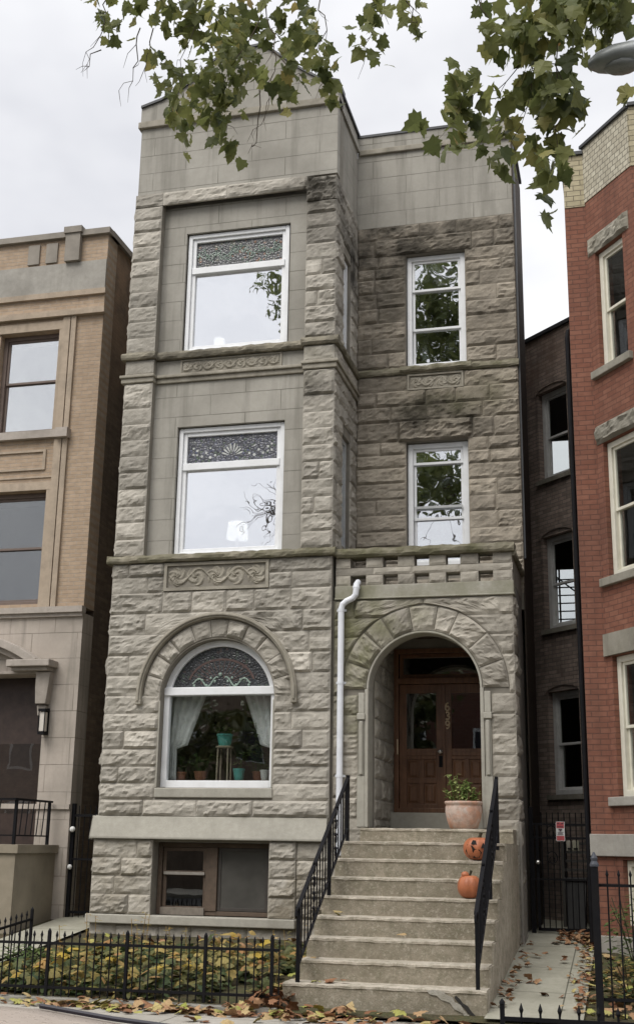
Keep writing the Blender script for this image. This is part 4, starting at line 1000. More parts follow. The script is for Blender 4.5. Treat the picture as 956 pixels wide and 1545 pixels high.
# pot and pumpkins
t = NT('weathered_terracotta'); n1 = t.noise(4, 5, .6); n2 = t.noise(11, 5, .65)
col = t.mix(t.map(n1, .35, .62), rgb(.50, .24, .14), rgb(.50, .40, .34)); col = t.mix(t.map(n2, .45, .7, 0, .75), col, rgb(.27, .19, .15)); col = t.mix(t.map(t.noise(6, 5, .7, off=(5, 5, 5)), .55, .7, 0, .8), col, rgb(.52, .47, .42)); M['old_terracotta'] = t.done(t.pbsdf(col, .85, t.bump(n2, .004), spec=.2))
PT = thing('flower_pot', (5.345, -.13, 1.917), 'big weathered terracotta pot with green plant by the arched doorway', 'flower pot'); L = Vector((5.345, -.13, 1.917))
m = MB(); m.lathe(L, [(.165, 0), (.19, .02), (.225, .12), (.245, .22), (.242, .29), (.232, .315), (.25, .325), (.255, .345), (.25, .362), (.225, .362), (.215, .31)], 32); m.build('pot', M['old_terracotta'], PT, smooth=True)
m = MB(); m.lathe(L, [(.215, .31), (.05, .325)], 20); m.build('soil', M['soil'], PT)
M['pot_leaf'] = leafmat('fresh_green_leaf', rgb(.13, .22, .05), rgb(.40, .42, .17), .35)
m = MB(); rnd = random.Random(5)
stems = [(-.20, -.05, .42), (-.16, .02, .36), (-.10, -.08, .40), (-.06, .06, .26), (0, -.1, .25), (.05, .0, .36), (.08, -.08, .30), (.14, .03, .22), (.18, -.04, .26), (.22, .02, .18), (-.23, .0, .2), (.02, .08, .3)]
for (dx, dy, h) in stems*2:
    h *= rnd.uniform(.75, 1.0); b = L+Vector((dx*.55, dy, .33)); tip = L+Vector((dx+rnd.uniform(-.03, .03), dy+rnd.uniform(-.05, .05), .33+h)); m.tint = .2; m.tube([b, (b+tip)/2+Vector((0, 0, .03)), tip], .005, 5)
    for q in range(9):
        f = rnd.uniform(.2, 1.05); a2 = rnd.uniform(0, 6.28); m.tint = rnd.random(); simple_leaf(m, b+(tip-b)*f, Vector((math.cos(a2), math.sin(a2), rnd.uniform(-.5, .6))), Vector((0, 0, 1)), rnd.uniform(.05, .095), rnd.uniform(.03, .05))
m.build('foliage', M['pot_leaf'], PT)
def pumpkinmat():
    t = NT('pumpkin_skin'); n1 = t.noise(9, 5, .6); col = t.mix(t.map(n1, .3, .7), rgb(.44, .15, .065), rgb(.30, .095, .042)); col = t.mix(t.map(t.noise(22, 4, .7), .55, .75, 0, .6), col, rgb(.22, .10, .05)); return t.done(t.pbsdf(col, .45, t.bump(t.noise(40, 3), .002), spec=.4))
M['pumpkin'] = pumpkinmat(); M['stem'] = plain('dry_stem', rgb(.06, .055, .03), .9, .4, 20); M['black'] = plain('shaded_hollow_black', rgb(.012, .010, .009), .9, .3, 20)  # flat black stands in for the shade inside the hollow pumpkin
def pumpkin(c, r, h, label, ribs, cat='pumpkin', carved_=False):
    t = thing('pumpkin', c, label, cat, 'pumpkins on the steps'); C0 = Vector(c)
    prof = [(r*math.sin(math.pi*k/12)**.75*(1 if k > 0 else .05)+.001, h*(.5-.5*math.cos(math.pi*k/12))-(.10*h*(abs(k-6)/6)**6)*(1 if k > 6 else -.4)) for k in range(13)]
    m = MB(); m.lathe(C0, prof, 40, wob=lambda a, z: 1+.10*abs(math.sin(a*ribs/2))**.7-.07); m.build('flesh', M['pumpkin'], t, smooth=True)
    m = MB(); p = C0+Vector((0, 0, h*.9)); m.tube([p, p+Vector((.01, 0, h*.1)), p+Vector((.025, -.01, h*.26))], [r*.16, r*.10, r*.11], 8); m.build('stem', M['stem'], t)
    return t, C0
p1, C1 = pumpkin((5.735, -1.70, 1.529), .19, .285, 'carved orange pumpkin with dark hollow face on the upper step', 10)
m = MB()
dv = (CAM_POS-C1); dv.z = 0; dv.normalize(); sd = Vector((-dv.y, dv.x, 0))
def face_patch(m, poly):
    """carved openings as black patches on the skin, standing in for the shaded hollow"""
    vs = []
    for (a, z) in poly:
        rr = .191*(max(.02, 1-((z-.1425)/.152)**2))**.42; dz = dv*math.cos(a)+sd*math.sin(a); vs.append(C1+dz*(rr+.006)+Vector((0, 0, z)))
    k = len(vs); b = [v-dv*.03 for v in vs]; m.add(vs+b, [tuple(range(k))]+[(i, (i+1) % k, k+(i+1) % k, k+i) for i in range(k)])
face_patch(m, [(.0, .04), (-.20, .03), (-.45, .035), (-.85, .05), (-1.0, .11), (-.85, .19), (-.45, .175), (-.28, .14), (0, .13), (.15, .10)])
face_patch(m, [(.1, .15), (.42, .15), (.25, .215)]); face_patch(m, [(-.55, .195), (-.15, .185), (-.25, .235), (-.5, .24)])
m.build('carved_face', M['black'], p1)
m = MB(); m.ball(C1+Vector((-.045, -.02, .245)), .055, 10, 7, (1, 1, .5)); m.build('lid', M['black'], p1)  # black cap stands in for the dark open top
p2, C2 = pumpkin((5.69, -2.33, 1.115), .135, .27, 'tall small orange pumpkin lower down the steps', 9)
m = MB(); m.ball(C2+Vector((-.045, -.03, .265)), .042, 10, 7, (1.1, 1, .9)); m.ball(C2+Vector((-.075, -.03, .225)), .03, 8, 6, (.8, .8, 1.2)); m.build('gourd_knob', M['pumpkin'], p2, smooth=True)

# door mats
m = MB(); m.wbox(4.03, 4.20, .15, .6, 1.906, 1.925); m.wbox(4.21, 4.72, .75, 1.3, 1.906, 1.922)
tag(m.build('door_mat', plain('dark_coir', rgb(.035, .03, .025), .95, .4, 30, .004), None, (4.4, .7, 1.906)), 'dark mat on the porch floor in front of the door', 'door mat')

# ------------------------------------------------------------------ tan neighbour on the left
LX, LY = -.925, 1.0
T = thing('tan_brick_rowhouse', (-4.2, 4.0, .4), 'tan brick rowhouse with stone ground floor left of the greystone', 'house')
M['tan_brick'] = brick('tan_brick', rgb(.47, .355, .255), rgb(.40, .30, .21), rgb(.43, .36, .29), (1, 0), joint=.014, grime=.35, grimecol=rgb(.20, .145, .10))
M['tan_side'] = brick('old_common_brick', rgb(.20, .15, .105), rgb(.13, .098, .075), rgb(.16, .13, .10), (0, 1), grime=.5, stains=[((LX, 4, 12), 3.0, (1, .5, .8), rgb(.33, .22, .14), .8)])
M['tan_blocks'] = ashlar('pinkish_grey_ashlar', rgb(.45, .395, .345), rgb(.37, .325, .28), (1, 0), .8, .42, soot=.5, off=(.2, .1))
M['tan_stone'] = stone('tan_sandstone', rgb(.45, .365, .28), rgb(.39, .315, .24), soot=.45, bump=.004, tintamt=.1)
M['brown_stone'] = stone('pinkish_grey_stone', rgb(.44, .39, .345), rgb(.37, .33, .29), soot=.3, bump=.004, tintamt=.1)
M['pale_band'] = stone('pale_weathered_stone', rgb(.40, .38, .34), rgb(.31, .295, .265), soot=.4, bump=.003, tintamt=.1)
m = MB((0, LY, 0))
wW = [(-2.86, -1.70, 8.43, 10.30), (-2.95, -1.70, 5.43, 7.38)]
wall_holes(m, -8, LX, 5.36, 12.05, -0, -.4, wW+[(-6.4, -4.6, 5.43, 8.0), (-6.4, -4.6, 8.43, 10.3)])
m.build('front_wall', M['tan_brick'], T)
m = MB(); m.wbox(LX-.35, LX, LY+.405, 16, .3, 11.75); m.wbox(LX-.35, LX, LY+.405, LY+2.2, 11.75, 12.05); m.build('side_wall', M['tan_side'], T)
m = MB(); m.wbox(-8, LX-.36, LY+.41, 15.8, 11.5, 11.7); m.wbox(-8, -7.7, LY+.41, 16, .3, 11.7); m.wbox(-8, LX-.36, 15.8, 16, .3, 11.7); m.build('roof', M['roofing'], T)
m = MB(); m.wbox(-7.7, LX-.36, 4.0, 4.2, .4, 11.4); m.wbox(-7.7, LX-.36, LY+.45, 4.0, 8.0, 8.2); m.wbox(-7.7, LX-.36, LY+.45, 4.0, 5.1, 5.3); m.build('interior_floor', M['dark_room'], T)
m = MB((0, LY, 0))
wall_holes(m, -8, LX, .3, 5.26, .0, -.4, [(-3.6, -1.50, 1.6, 4.27), (-6.4, -4.6, 2.4, 4.3)])
m.box(-8, LX+.0, 2.16, 2.235, 0, .04)
m.build('ground_floor_stone', M['tan_blocks'], T)
m = MB((0, LY, 0)); m.box(-8, LX+.02, 5.262, 5.36, -.05, .10); m.box(-8, LX+.01, 5.20, 5.262, -.04, .05)
m.box(-2.98, -1.55, 8.29, 8.425, 0, .10); m.box(-1.60, -1.38, 8.27, 8.435, 0, .15)
m.build('belt_course', M['brown_stone'], T)
m = MB((0, LY, 0)); m.box(-8, LX+.003, 11.0, 11.56, 0, .03)
m.build('pale_frieze', M['pale_band'], T)
m = MB((0, LY, 0))
for (z0, z1, n) in ((10.90, 11.0, .06), (10.52, 10.60, .10), (10.60, 10.66, .05)): m.box(-8, LX+n*.5, z0, z1, 0, n)
for (x0, x1) in ((-1.655, -1.52), (-1.50, -1.41)):
    m.box(x0, x1, 8.44, 10.515, 0, .05); m.box(x0, x1, 5.37, 8.27, 0, .05)
m.box(-1.72, -1.66, 8.43, 10.35, 0, .03); m.box(-3.0, -1.66, 10.30, 10.46, 0, .035)
m.box(-8, -1.80, 8.06, 8.10, 0, .03); m.box(-1.85, -1.80, 7.78, 8.06, 0, .03); m.box(-8, -1.80, 7.74, 7.78, 0, .03); m.box(-8, -1.66, 7.38, 7.52, 0, .035); m.box(-8, -1.66, 7.60, 7.63, 0, .02)
m.box(-1.735, -1.66, 5.37, 7.38, 0, .03)
m.build('sandstone_trim', M['tan_stone'], T)
m = MB((0, LY, 0)); m.box(-8, LX+.05, 12.05, 12.16, -.4, .08); m.box(-1.70, -1.42, 11.565, 12.10, 0, .11); m.box(-1.73, -1.39, 12.10, 12.22, -.05, .14)
m.wbox(LX-.4, LX+.06, LY+.08, LY+2.2, 12.05, 12.16); m.wbox(LX-.4, LX+.05, LY+2.2, 16, 11.75, 11.85)
for x in (-2.45, -2.1): m.box(x, x+.22, 11.60, 11.98, 0, .035)
m.build('cornice', plain('weathered_cornice_stone', rgb(.30, .27, .23), .9, .3, 3, .004), T)
sash_window((0, LY, 0), UX, -2.86, -1.70, 8.43, 10.30, -.14, M['pale_brownframe'] if 'pale_brownframe' in M else plain('brown_window_paint', rgb(.16, .12, .10), .6, .2, 8), M['glass_half'], T, [9.42], .075, 'upper window reflecting the pale sky')
sash_window((0, LY, 0), UX, -2.95, -1.70, 5.43, 7.38, -.14, bpy.data.materials['brown_window_paint'], M['glass_dark'], T, [6.42], .08, 'first floor window with dim glass')
# entrance with hood
m = MB((0, LY, 0)); m.box(-3.55, -1.52, 1.62, 4.26, -.5, -.42); d = m.build('entrance_door', plain('dark_brown_door', rgb(.055, .035, .028), .5, .4, 8), T)
m = MB((0, LY, 0)); m.box(-2.5, -1.62, 2.1, 3.2, -.42, -.41); m.build('pane', M['glass_dark'], d)
m = MB((0, LY, 0))
hd = arc(-3.05, 2.36, 2.60, R_(55), R_(125), 24); m.strip(arc(-3.05, 2.36, 2.47, R_(55), R_(125), 24), hd, 0, .30); m.strip(arc(-3.05, 2.36, 2.38, R_(55), R_(125), 24), arc(-3.05, 2.36, 2.468, R_(55), R_(125), 24), 0, .18)
m.box(-2.05, -1.30, 4.36, 4.47, 0, .34); m.box(-2.0, -1.36, 4.30, 4.36, 0, .25); m.box(-3.6, -1.45, 4.265, 4.31, 0, .12)
m.prism([(-1.58, 3.78), (-1.40, 3.78), (-1.37, 4.05), (-1.35, 4.29), (-1.60, 4.29), (-1.60, 4.05)], .0, .16); m.prism([(-1.56, 3.60), (-1.44, 3.60), (-1.42, 3.76), (-1.58, 3.76)], .0, .09)
soft(m.build('door_hood', M['brown_stone'], T), .012)
W_ = thing('wall_lantern', (-1.43, .93, 3.3), 'small wall lantern beside the neighbour entrance', 'lantern')
m = MB(); m.wbox(-1.49, -1.37, .80, .97, 3.66, 3.70); m.wbox(-1.47, -1.39, .97, 1.0, 3.3, 3.72); m.wbox(-1.48, -1.38, .81, .95, 3.30, 3.34)
for sx in (-1.485, -1.385):
    for sy in (.81, .94): m.wbox(sx, sx+.012, sy, sy+.012, 3.34, 3.66)
m.build('bracket', M['iron'], W_)
m = MB(); m.wbox(-1.468, -1.39, .825, .935, 3.35, 3.65); m.build('lamp_glass', plain('frosted_glass', rgb(.6, .56, .5), .3, .1, 10), W_)
# stoop and its railing
m = MB(); m.wbox(-3.8, -1.12, -.29, .995, .1, 1.50); m.wbox(-3.84, -1.07, -.33, .995, 1.502, 1.62)
tag(m.build('concrete_stoop', plain('stained_stoop_concrete', rgb(.30, .26, .195), .9, .3, 2, .004, dirt=rgb(.16, .13, .09), dirtamt=.6), None, (-2.4, .3, .1)), 'brown concrete stoop of the tan rowhouse', 'stoop')
t = thing('stoop_railing', (-1.2, .3, 1.62), 'short black railing on top of the brown stoop', 'railing')
for (x, y) in ((-1.2, -.22), (-1.2, .85)): m = MB(); m.wbox(x-.02, x+.02, y-.02, y+.02, 1.622, 2.28); m.build('post', M['iron'], t)
m = MB(); m.wbox(-1.225, -1.175, -.3, .92, 2.25, 2.28); m.wbox(-1.21, -1.19, -.22, .85, 1.74, 1.76); m.wbox(-3.3, -1.22, -.235, -.205, 2.25, 2.28); m.wbox(-3.3, -1.22, -.23, -.21, 1.74, 1.76); m.build('handrail', M['iron'], t)
for k in range(9):
    m = MB()
    if k < 5: y = -.22+1.07*(k+1)/6; m.tube([(-1.2, y-.03, 1.75), (-1.2, y+.03, 2.26)], .009, 5)
    else: x = -1.2-.28*(k-4); m.tube([(x-.03, -.22, 1.75), (x+.03, -.22, 2.26)], .009, 5)
    m.build('baluster', M['iron'], t)
# narrow gate between the houses
t = thing('side_gate', (-.52, 1.1, .5), 'tall black gate in the narrow gap beside the tan rowhouse', 'gate')
m = MB(); 
for x in (-.90, -.14): m.wbox(x-.03, x+.03, 1.07, 1.13, .45, 2.25)
m.wbox(-.87, -.17, 1.085, 1.115, 2.05, 2.09); m.wbox(-.87, -.17, 1.085, 1.115, .62, .66); m.wbox(-.87, -.17, 1.085, 1.115, 1.40, 1.43); m.build('gate_frame', M['iron'], t)
for k in range(7): m = MB(); m.tube([(-.81+.095*k, 1.1, .55), (-.81+.095*k, 1.1, 2.22)], .008, 5); m.build('picket', M['iron'], t)
m = MB(); m.ball((-.87, 1.02, 1.86), .045, 8, 6); m.ball((-.88, 1.03, 1.30), .04, 8, 6); m.build('knob', M['white_pot'], t)

# ------------------------------------------------------------------ red brick house on the right
RX, RY = 7.0, 0.0; ANG = R_(36); RU = (math.sin(ANG), -math.cos(ANG), 0); RB = (7.3, RY, 0); RL = 1.14
RH = thing('red_brick_house', (9.5, 3.0, .4), 'red brick house with canted bay and buff brick parapet on the right', 'house')
redargs = (rgb(.265, .122, .082), rgb(.215, .090, .060), rgb(.14, .075, .058))
M['red_f'] = brick('red_brick_front', *redargs, (1, 0), .205, .074, .012, grime=.5, grimecol=rgb(.10, .052, .04))
M['red_c'] = brick('red_brick_bay', *redargs, (RU[0], RU[1]), .205, .074, .012, grime=.5, grimecol=rgb(.10, .052, .04))
bargs = (rgb(.50, .44, .30), rgb(.40, .35, .235), rgb(.16, .14, .10))
M['buff_f'] = brick('buff_brick_front', *bargs, (1, 0), .21, .085, .012, grime=.12)
M['buff_c'] = brick('buff_brick_bay', rgb(.58, .54, .43), rgb(.44, .40, .31), rgb(.17, .16, .13), (RU[0], RU[1]), .12, .085, .014, grime=.1)
M['rough_lintel'] = stone('mossy_rough_lintel', rgb(.33, .31, .26), rgb(.22, .205, .165), soot=.6, bump=.006)
rw = [(.19, .86, 8.32, 10.16), (.16, .90, 5.28, 7.22), (.13, .92, 2.35, 4.20), (.14, .90, .75, 1.56)]
CXp = 7.3+RU[0]*RL; CYp = RY+RU[1]*RL
m = MB((0, RY, 0)); m.box(RX, 7.3, .3, 11.03, -.4, 0); m.build('front_wall', M['red_f'], RH)
m = MB((0, CYp, 0)); m.box(CXp, CXp+2.6, .3, 11.08, -.35, 0)
m.build('bay_front', M['red_f'], RH)
m = MB(RB, RU); wall_holes(m, 0, RL-.002, .3, 11.08, -.001, -.30, rw); m.build('bay_cant', M['red_c'], RH)
m = MB((0, RY, 0)); m.box(RX, 7.3, 11.032, 11.90, -.35, .012); m.build('buff_parapet', M['buff_f'], RH)
m = MB((0, CYp, 0)); m.box(CXp, CXp+2.6, 11.082, 12.03, -.35, .012); m.build('buff_parapet', M['buff_f'], RH)
m = MB(RB, RU); m.box(0, RL, 11.082, 12.0, -.3, .011); m.build('buff_parapet', M['buff_c'], RH)
m = MB((0, RY, 0)); m.box(RX-.03, 7.3, 11.905, 11.96, -.4, .05); m.basis(RB, RU); m.box(-.02, RL+.02, 12.002, 12.05, -.35, .05); m.basis((0, CYp, 0), UX); m.box(CXp, CXp+2.6, 12.033, 12.085, -.4, .06)
m.wbox(RX-.03, RX+.3, RY+.4, 14, 11.75, 11.80)
m.build('coping', M['coping'], RH)
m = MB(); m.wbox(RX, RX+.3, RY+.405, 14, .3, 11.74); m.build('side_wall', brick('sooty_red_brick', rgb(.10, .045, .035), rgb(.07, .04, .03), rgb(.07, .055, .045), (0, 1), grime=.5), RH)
m = MB(); m.wbox(RX+.31, 12, RY+.41, 14, 11.3, 11.5); m.wbox(RX+.31, 12, 13.8, 14, .3, 11.3); m.wbox(11.8, 12, RY+.41, 13.8, .3, 11.3); m.wbox(10.54, 10.9, CYp+.35, RY+.4, .3, 11.3); m.wbox(10.9, 12, RY+.1, RY+.4, .3, 11.5)
m.wbox(7.72, 10.54, RY-.5, RY+.4, 11.3, 11.45); m.build('roof', M['roofing'], RH)
m = MB(); m.wbox(RX+.31, 11.8, 4, 4.1, .4, 11.2); m.build('interior_wall', M['dark_room'], RH)
for i, (a, b, z0, z1) in enumerate(rw[:3]):
    sash_window(RB, RU, a+.004, b-.004, z0+.004, z1-.004, -.07, M['cream'], M['glass_dark'], RH, [(z0+z1)/2-.02], .085, ['upper cream window of the bay', 'middle cream window of the bay', 'lower cream window of the bay'][i])
    m = MB(RB, RU)
    if i < 2: rock_rect(m, .03, RL-.12, z1+.004, z1+.28, .01, .05); m.box(.03, RL-.12, z1+.003, z1+.285, -.1, .006)
    else: m.box(.0, RL-.08, z1+.01, z1+.31, -.1, .045)
    m.build('lintel', M['rough_lintel'], RH)
    m = MB(RB, RU); m.box(a-.15, b+.1, z0-.115, z0, -.12, .07); soft(m.build('sill', M['pale_band'] if i == 2 else M['rough_lintel'], RH), .01)
m = MB(RB, RU); m.box(.0, RL+.03, 1.60, 1.88, -.1, .05); m.basis((0, RY, 0), UX); m.box(RX-.02, 7.28, 1.60, 1.88, -.1, .05); m.basis((0, CYp, 0), UX); m.box(CXp, CXp+2.6, 1.60, 1.88, -.1, .05)
m.basis(RB, RU); m.box(.02, RL, .3, .62, -.1, .08); m.basis((0, RY, 0), UX); m.box(RX-.01, 7.29, .3, .62, -.1, .08)
soft(m.build('stone_base_course', M['pale_band'], RH), .01)
sash_window(RB, RU, .144, .896, .754, 1.556, -.07, M['cream'], M['glass_dark'], RH, [], .08, 'basement window with cream frame')
m = MB(); m.tube([(RX-.045, RY+.16, .5), (RX-.045, RY+.16, 9.0), (RX-.03, RY+.17, 9.1), (RX+.05, RY+.18, 9.14)], .036, 10); m.build('downpipe', M['iron'], RH)

# dark wing behind, with its own windows
WX, WY = 6.995, 3.5; WU = (.70711, -.70711, 0); s1 = 1.45
WO = (WX-s1*.70711, WY+s1*.70711, 0)         # far left end; u runs back towards the street
D = thing('rear_brick_wing', (6.9, 5.5, .4), 'dark sooty brick rear wing seen down the narrow gap beside the red house', 'building')
M['dark_brick'] = brick('sooty_dark_brick', rgb(.43, .34, .285), rgb(.26, .205, .175), rgb(.20, .18, .155), (WU[0], WU[1]), joint=.016, grime=.4, grimecol=rgb(.02, .018, .016), stains=[((6.2, 4.3, 10.5), 1.2, (1, 1, 1), rgb(.16, .10, .07), .6)])
ww = [(.37, 1.13, 8.02, 9.68), (.37, 1.13, 5.33, 6.98), (.37, 1.13, 2.55, 4.26)]
m = MB(WO, WU); wall_holes(m, 0, s1, .4, 10.78, 0, -.25, ww)
m.build('cant_wall', M['dark_brick'], D)
m = MB(); m.wbox(WO[0], WO[0]+.25, WO[1]+.26, 9.0, .4, 10.78); m.build('side_wall', M['dark_brick'], D)
m = MB((0, 7.0, 0)); wall_holes(m, WO[0]+.25, RX-.02, .4, 10.78, 0, -.2, [(6.20, 6.75, 8.75, 9.75), (6.22, 6.9, 5.95, 7.05)]); m.build('back_wall', M['dark_room'], D)
m = MB()
for z in (10.6, 7.6, 4.8): m.wbox(WO[0]+.25, RX-.02, WO[1]+.05, 7.0, z, z+.15)
m.build('floor_slab', M['dark_room'], D)
m = MB(WO, WU); m.box(-.04, s1, 10.782, 10.85, -.3, .05); m.build('coping', M['coping'], D)
for i, (a, b, z0, z1) in enumerate(ww):
    o = sash_window(WO, WU, a+.003, b-.003, z0+.003, z1-.003, -.10, M['pale_grey'], M['glass_dark'], D, [(z0+z1)/2-.02], .085, None)
    m = MB(WO, WU); c = (a+b)/2; rr = .75
    m.strip([(c+(b-a)/2*1.1*math.cos(t), z1-.05+.14*math.sin(t)) for t in [math.pi*k/12 for k in range(13)]], [(c+(b-a)/2*1.25*math.cos(t), z1-.02+.24*math.sin(t)) for t in [math.pi*k/12 for k in range(13)]], -.02, .02)
    m.build('window_arch', M['dark_brick'], D)
    m = MB(WO, WU); m.box(a-.05, b+.05, z0-.08, z0, -.1, .06); m.build('sill', M['rough_lintel'], D)
# iron stair glimpsed through the middle window
m = MB()
for k in range(7): m.tube([(6.1, 7.25, 5.9+.16*k), (6.95, 7.25, 5.9+.16*k)], .014, 5)
m.tube([(6.35, 7.25, 5.4), (6.35, 7.25, 7.2)], .02, 5); m.tube([(6.66, 7.25, 5.4), (6.66, 7.25, 7.2)], .02, 5)
m.tube([(6.2, 7.25, 7.0), (6.9, 7.25, 6.4)], .016, 5)
m.build('fire_escape_railing', M['iron'], D)

# ------------------------------------------------------------------ gate beside the steps, with what stands behind it
GY = 1.05
t = thing('iron_gate', (6.5, GY, .5), 'tall black iron gate under the dark gap right of the porch', 'gate')
m = MB()
for x in (6.14, 6.92): m.wbox(x-.03, x+.03, GY-.03, GY+.03, .5, 2.25)
m.wbox(6.17, 6.89, GY-.015, GY+.015, 2.00, 2.03); m.wbox(6.17, 6.89, GY-.015, GY+.015, 1.82, 1.845); m.wbox(6.2, 6.89, GY-.02, GY+.02, .59, .63); m.wbox(6.2, 6.24, GY-.02, GY+.02, .6, 2.0); m.wbox(6.17, 6.89, GY-.015, GY+.015, 1.26, 1.285)
m.build('gate_frame', M['iron'], t)
for k in range(8): m = MB(); m.tube([(6.28+.08*k, GY, .62), (6.28+.08*k, GY, 2.18)], .008, 5); m.build('picket', M['iron'], t)
m = MB(); m.ball((6.225, GY-.06, 1.50), .032, 10, 7); m.tube([(6.225, GY-.06, 1.5), (6.225, GY, 1.5)], .012, 6); m.build('knob', bpy.data.materials['bright_steel'], t)
m = MB()
for sx in (-1, 1):
    for zc in (1.55, 1.9): m.tube([Vector((6.42+sx*.09*math.sin(s)*(1-s/8), GY-.012, zc+.10*math.cos(s)*(1-s/8))) for s in [j*.6 for j in range(10)]], .007, 5)
m.build('scroll', M['iron'], t)
# warning sign
t = thing('warning_sign', (6.545, GY-.03, 1.79), 'small white and red warning notice hung on the black gate', 'sign')
m = MB((0, GY-.025, 0)); m.box(6.485, 6.605, 1.79, 2.055, 0, .004); m.build('plate', plain('white_sign_enamel', rgb(.72, .72, .70), .4, .1, 20), t)
m = MB((0, GY-.025, 0)); m.box(6.493, 6.597, 1.965, 2.047, .004, .006); m.box(6.493, 6.597, 1.798, 1.86, .004, .006); m.build('red_band', plain('sign_red', rgb(.55, .10, .11), .5, .2, 20), t)
m = MB((0, GY-.025, 0))
for (a, b, z0, z1) in ((6.502, 6.528, 2.02, 2.034), (6.56, 6.588, 2.02, 2.034), (6.505, 6.585, 1.978, 1.99), (6.52, 6.57, 1.935, 1.955), (6.535, 6.555, 1.92, 1.935), (6.505, 6.585, 1.905, 1.911), (6.51, 6.58, 1.89, 1.896), (6.505, 6.585, 1.875, 1.881)): m.box(a, b, z0, z1, .006, .0075)
m.build('lettering', plain('sign_ink', rgb(.10, .05, .07), .6, .2, 20), t)
for k, (x0, x1) in enumerate(((6.60, 6.67), (6.685, 6.775))):
    t = thing('meter_box', (x0, 1.45, 1.66), ['narrow pale meter box behind the gate below the notice', 'wider olive meter box behind the gate below the notice'][k], 'meter box', 'meter boxes behind the gate')
    m = MB(); m.wbox(x0, x1, 1.40, 1.50, 1.66, 1.80); soft(m.build('case', plain('meter_paint_%s' % ['grey', 'olive'][k], [rgb(.42, .39, .33), rgb(.33, .32, .24)][k], .6, .2, 10), t), .006)
    m = MB(); m.wbox(x0+.015, x1-.015, 1.388, 1.40, 1.68, 1.70); m.build('hinge_strip', M['iron'], t)
t = thing('waste_bin', (6.70, 1.75, .54), 'grey waste bin standing behind the gate', 'waste bin')
m = MB((0, 1.55, 0)); m.prism([(6.58, .58), (6.82, .58), (6.85, 1.24), (6.55, 1.24)], -.34, 0); m.box(6.695, 6.705, .6, 1.22, 0, .012); soft(m.build('body', plain('grey_plastic', rgb(.07, .07, .07), .6, .2, 8), t), .01)
m = MB(); m.wbox(6.54, 6.86, 1.52, 1.91, 1.242, 1.29); soft(m.build('lid', plain('dark_plastic', rgb(.03, .03, .03), .5, .2, 8), t), .01)
t = thing('back_stair', (6.72, 3.0, .55), 'dark wooden back stair treads behind the gate', 'stair')
for k in range(4): m = MB(); m.wbox(6.50, 6.92, 2.5+.2*k, 2.72+.2*k, 1.36+.13*k, 1.40+.13*k); m.build('tread', plain('grey_tread_wood', rgb(.09, .085, .075), .8, .3, 8) if 'grey_tread_wood' not in bpy.data.materials else bpy.data.materials['grey_tread_wood'], t)
m = MB(); m.wbox(6.46, 6.50, 2.5, 3.4, .5, 2.0); m.wbox(6.92, 6.96, 2.5, 3.4, .5, 2.0); m.build('stringer', bpy.data.materials['grey_tread_wood'], t)

# ------------------------------------------------------------------ fences
def fence(name_loc, P0, P1, h, npick, label, posts, rails, group='iron fences', finial=True, lift=0.0, tall=None, slope=0.0):
    P0, P1 = Vector(P0), Vector(P1); t = thing('iron_fence', P0, label, 'fence', group); d = P1-P0; L_ = d.length; e = d.normalized()
    def at(s): return P0+d*s
    for rz in rails:
        m = MB(); a, b = at(0)+Vector((0, 0, rz)), at(1)+Vector((0, 0, rz)); sdv = Vector((-e.y, e.x, 0))*.012
        vs = [q+sdv*sx+Vector((0, 0, sz*.014)) for q in (a, b) for sx in (-1, 1) for sz in (-1, 1)]; m.add(vs, [(0, 1, 3, 2), (4, 6, 7, 5), (0, 4, 5, 1), (2, 3, 7, 6), (1, 5, 7, 3), (0, 2, 6, 4)]); m.build('rail', M['iron'], t)
    m = MB(); m.tube([P0+Vector((0, 0, lift)), P0+Vector((0, 0, h-.03))], .0085, 6)
    if finial: m.tube([P0+Vector((0, 0, h-.04)), P0+Vector((0, 0, h-.015)), P0+Vector((0, 0, h+.03))], [.0085, .017, .002], 6)
    proto = m.build('picket', M['iron'], t); proto.location = (0, 0, 0); first = True
    for k in range(npick+1):
        s = k/npick
        if any(abs(s-p) < .4/npick for p in posts): continue
        if first: proto.location = d*s; first = False
        else: copy_obj(proto, t, d*s)
    for p in posts:
        m = MB(); c = at(p); hh = h+.02; m.wbox(c.x-.016, c.x+.016, c.y-.016, c.y+.016, c.z, c.z+hh); m.tube([c+Vector((0, 0, hh)), c+Vector((0, 0, hh+.015)), c+Vector((0, 0, hh+.035))], [.022, .018, .004], 8); m.build('post', M['iron'], t)
    return t
fence('front', (-1.3, -4.0, .05), (3.92, -4.0, .08), .64, 58, 'low black picket fence in front of the yellowing garden bed', (.5, .675, .845, .985), (.54, .09))
fence('lot', (0.0, -3.95, .05), (0.0, -1.85, .24), .56, 15, 'black picket fence running back from the pavement at far left', (1.0,), (.47, .1), lift=0)
fence('right', (7.155, -3.95, .06), (9.4, -3.95, .06), 1.40, 20, 'tall black picket fence in front of the red brick house', (0, .55, 1.0), (1.28, .22), lift=.05)
m = None
fence('parkway', (6.57, -7.45, 0), (9.0, -7.45, 0), .58, 18, 'knee high black picket fence beside the kerb at lower right', (0, .5, 1.0), (.50, .08))
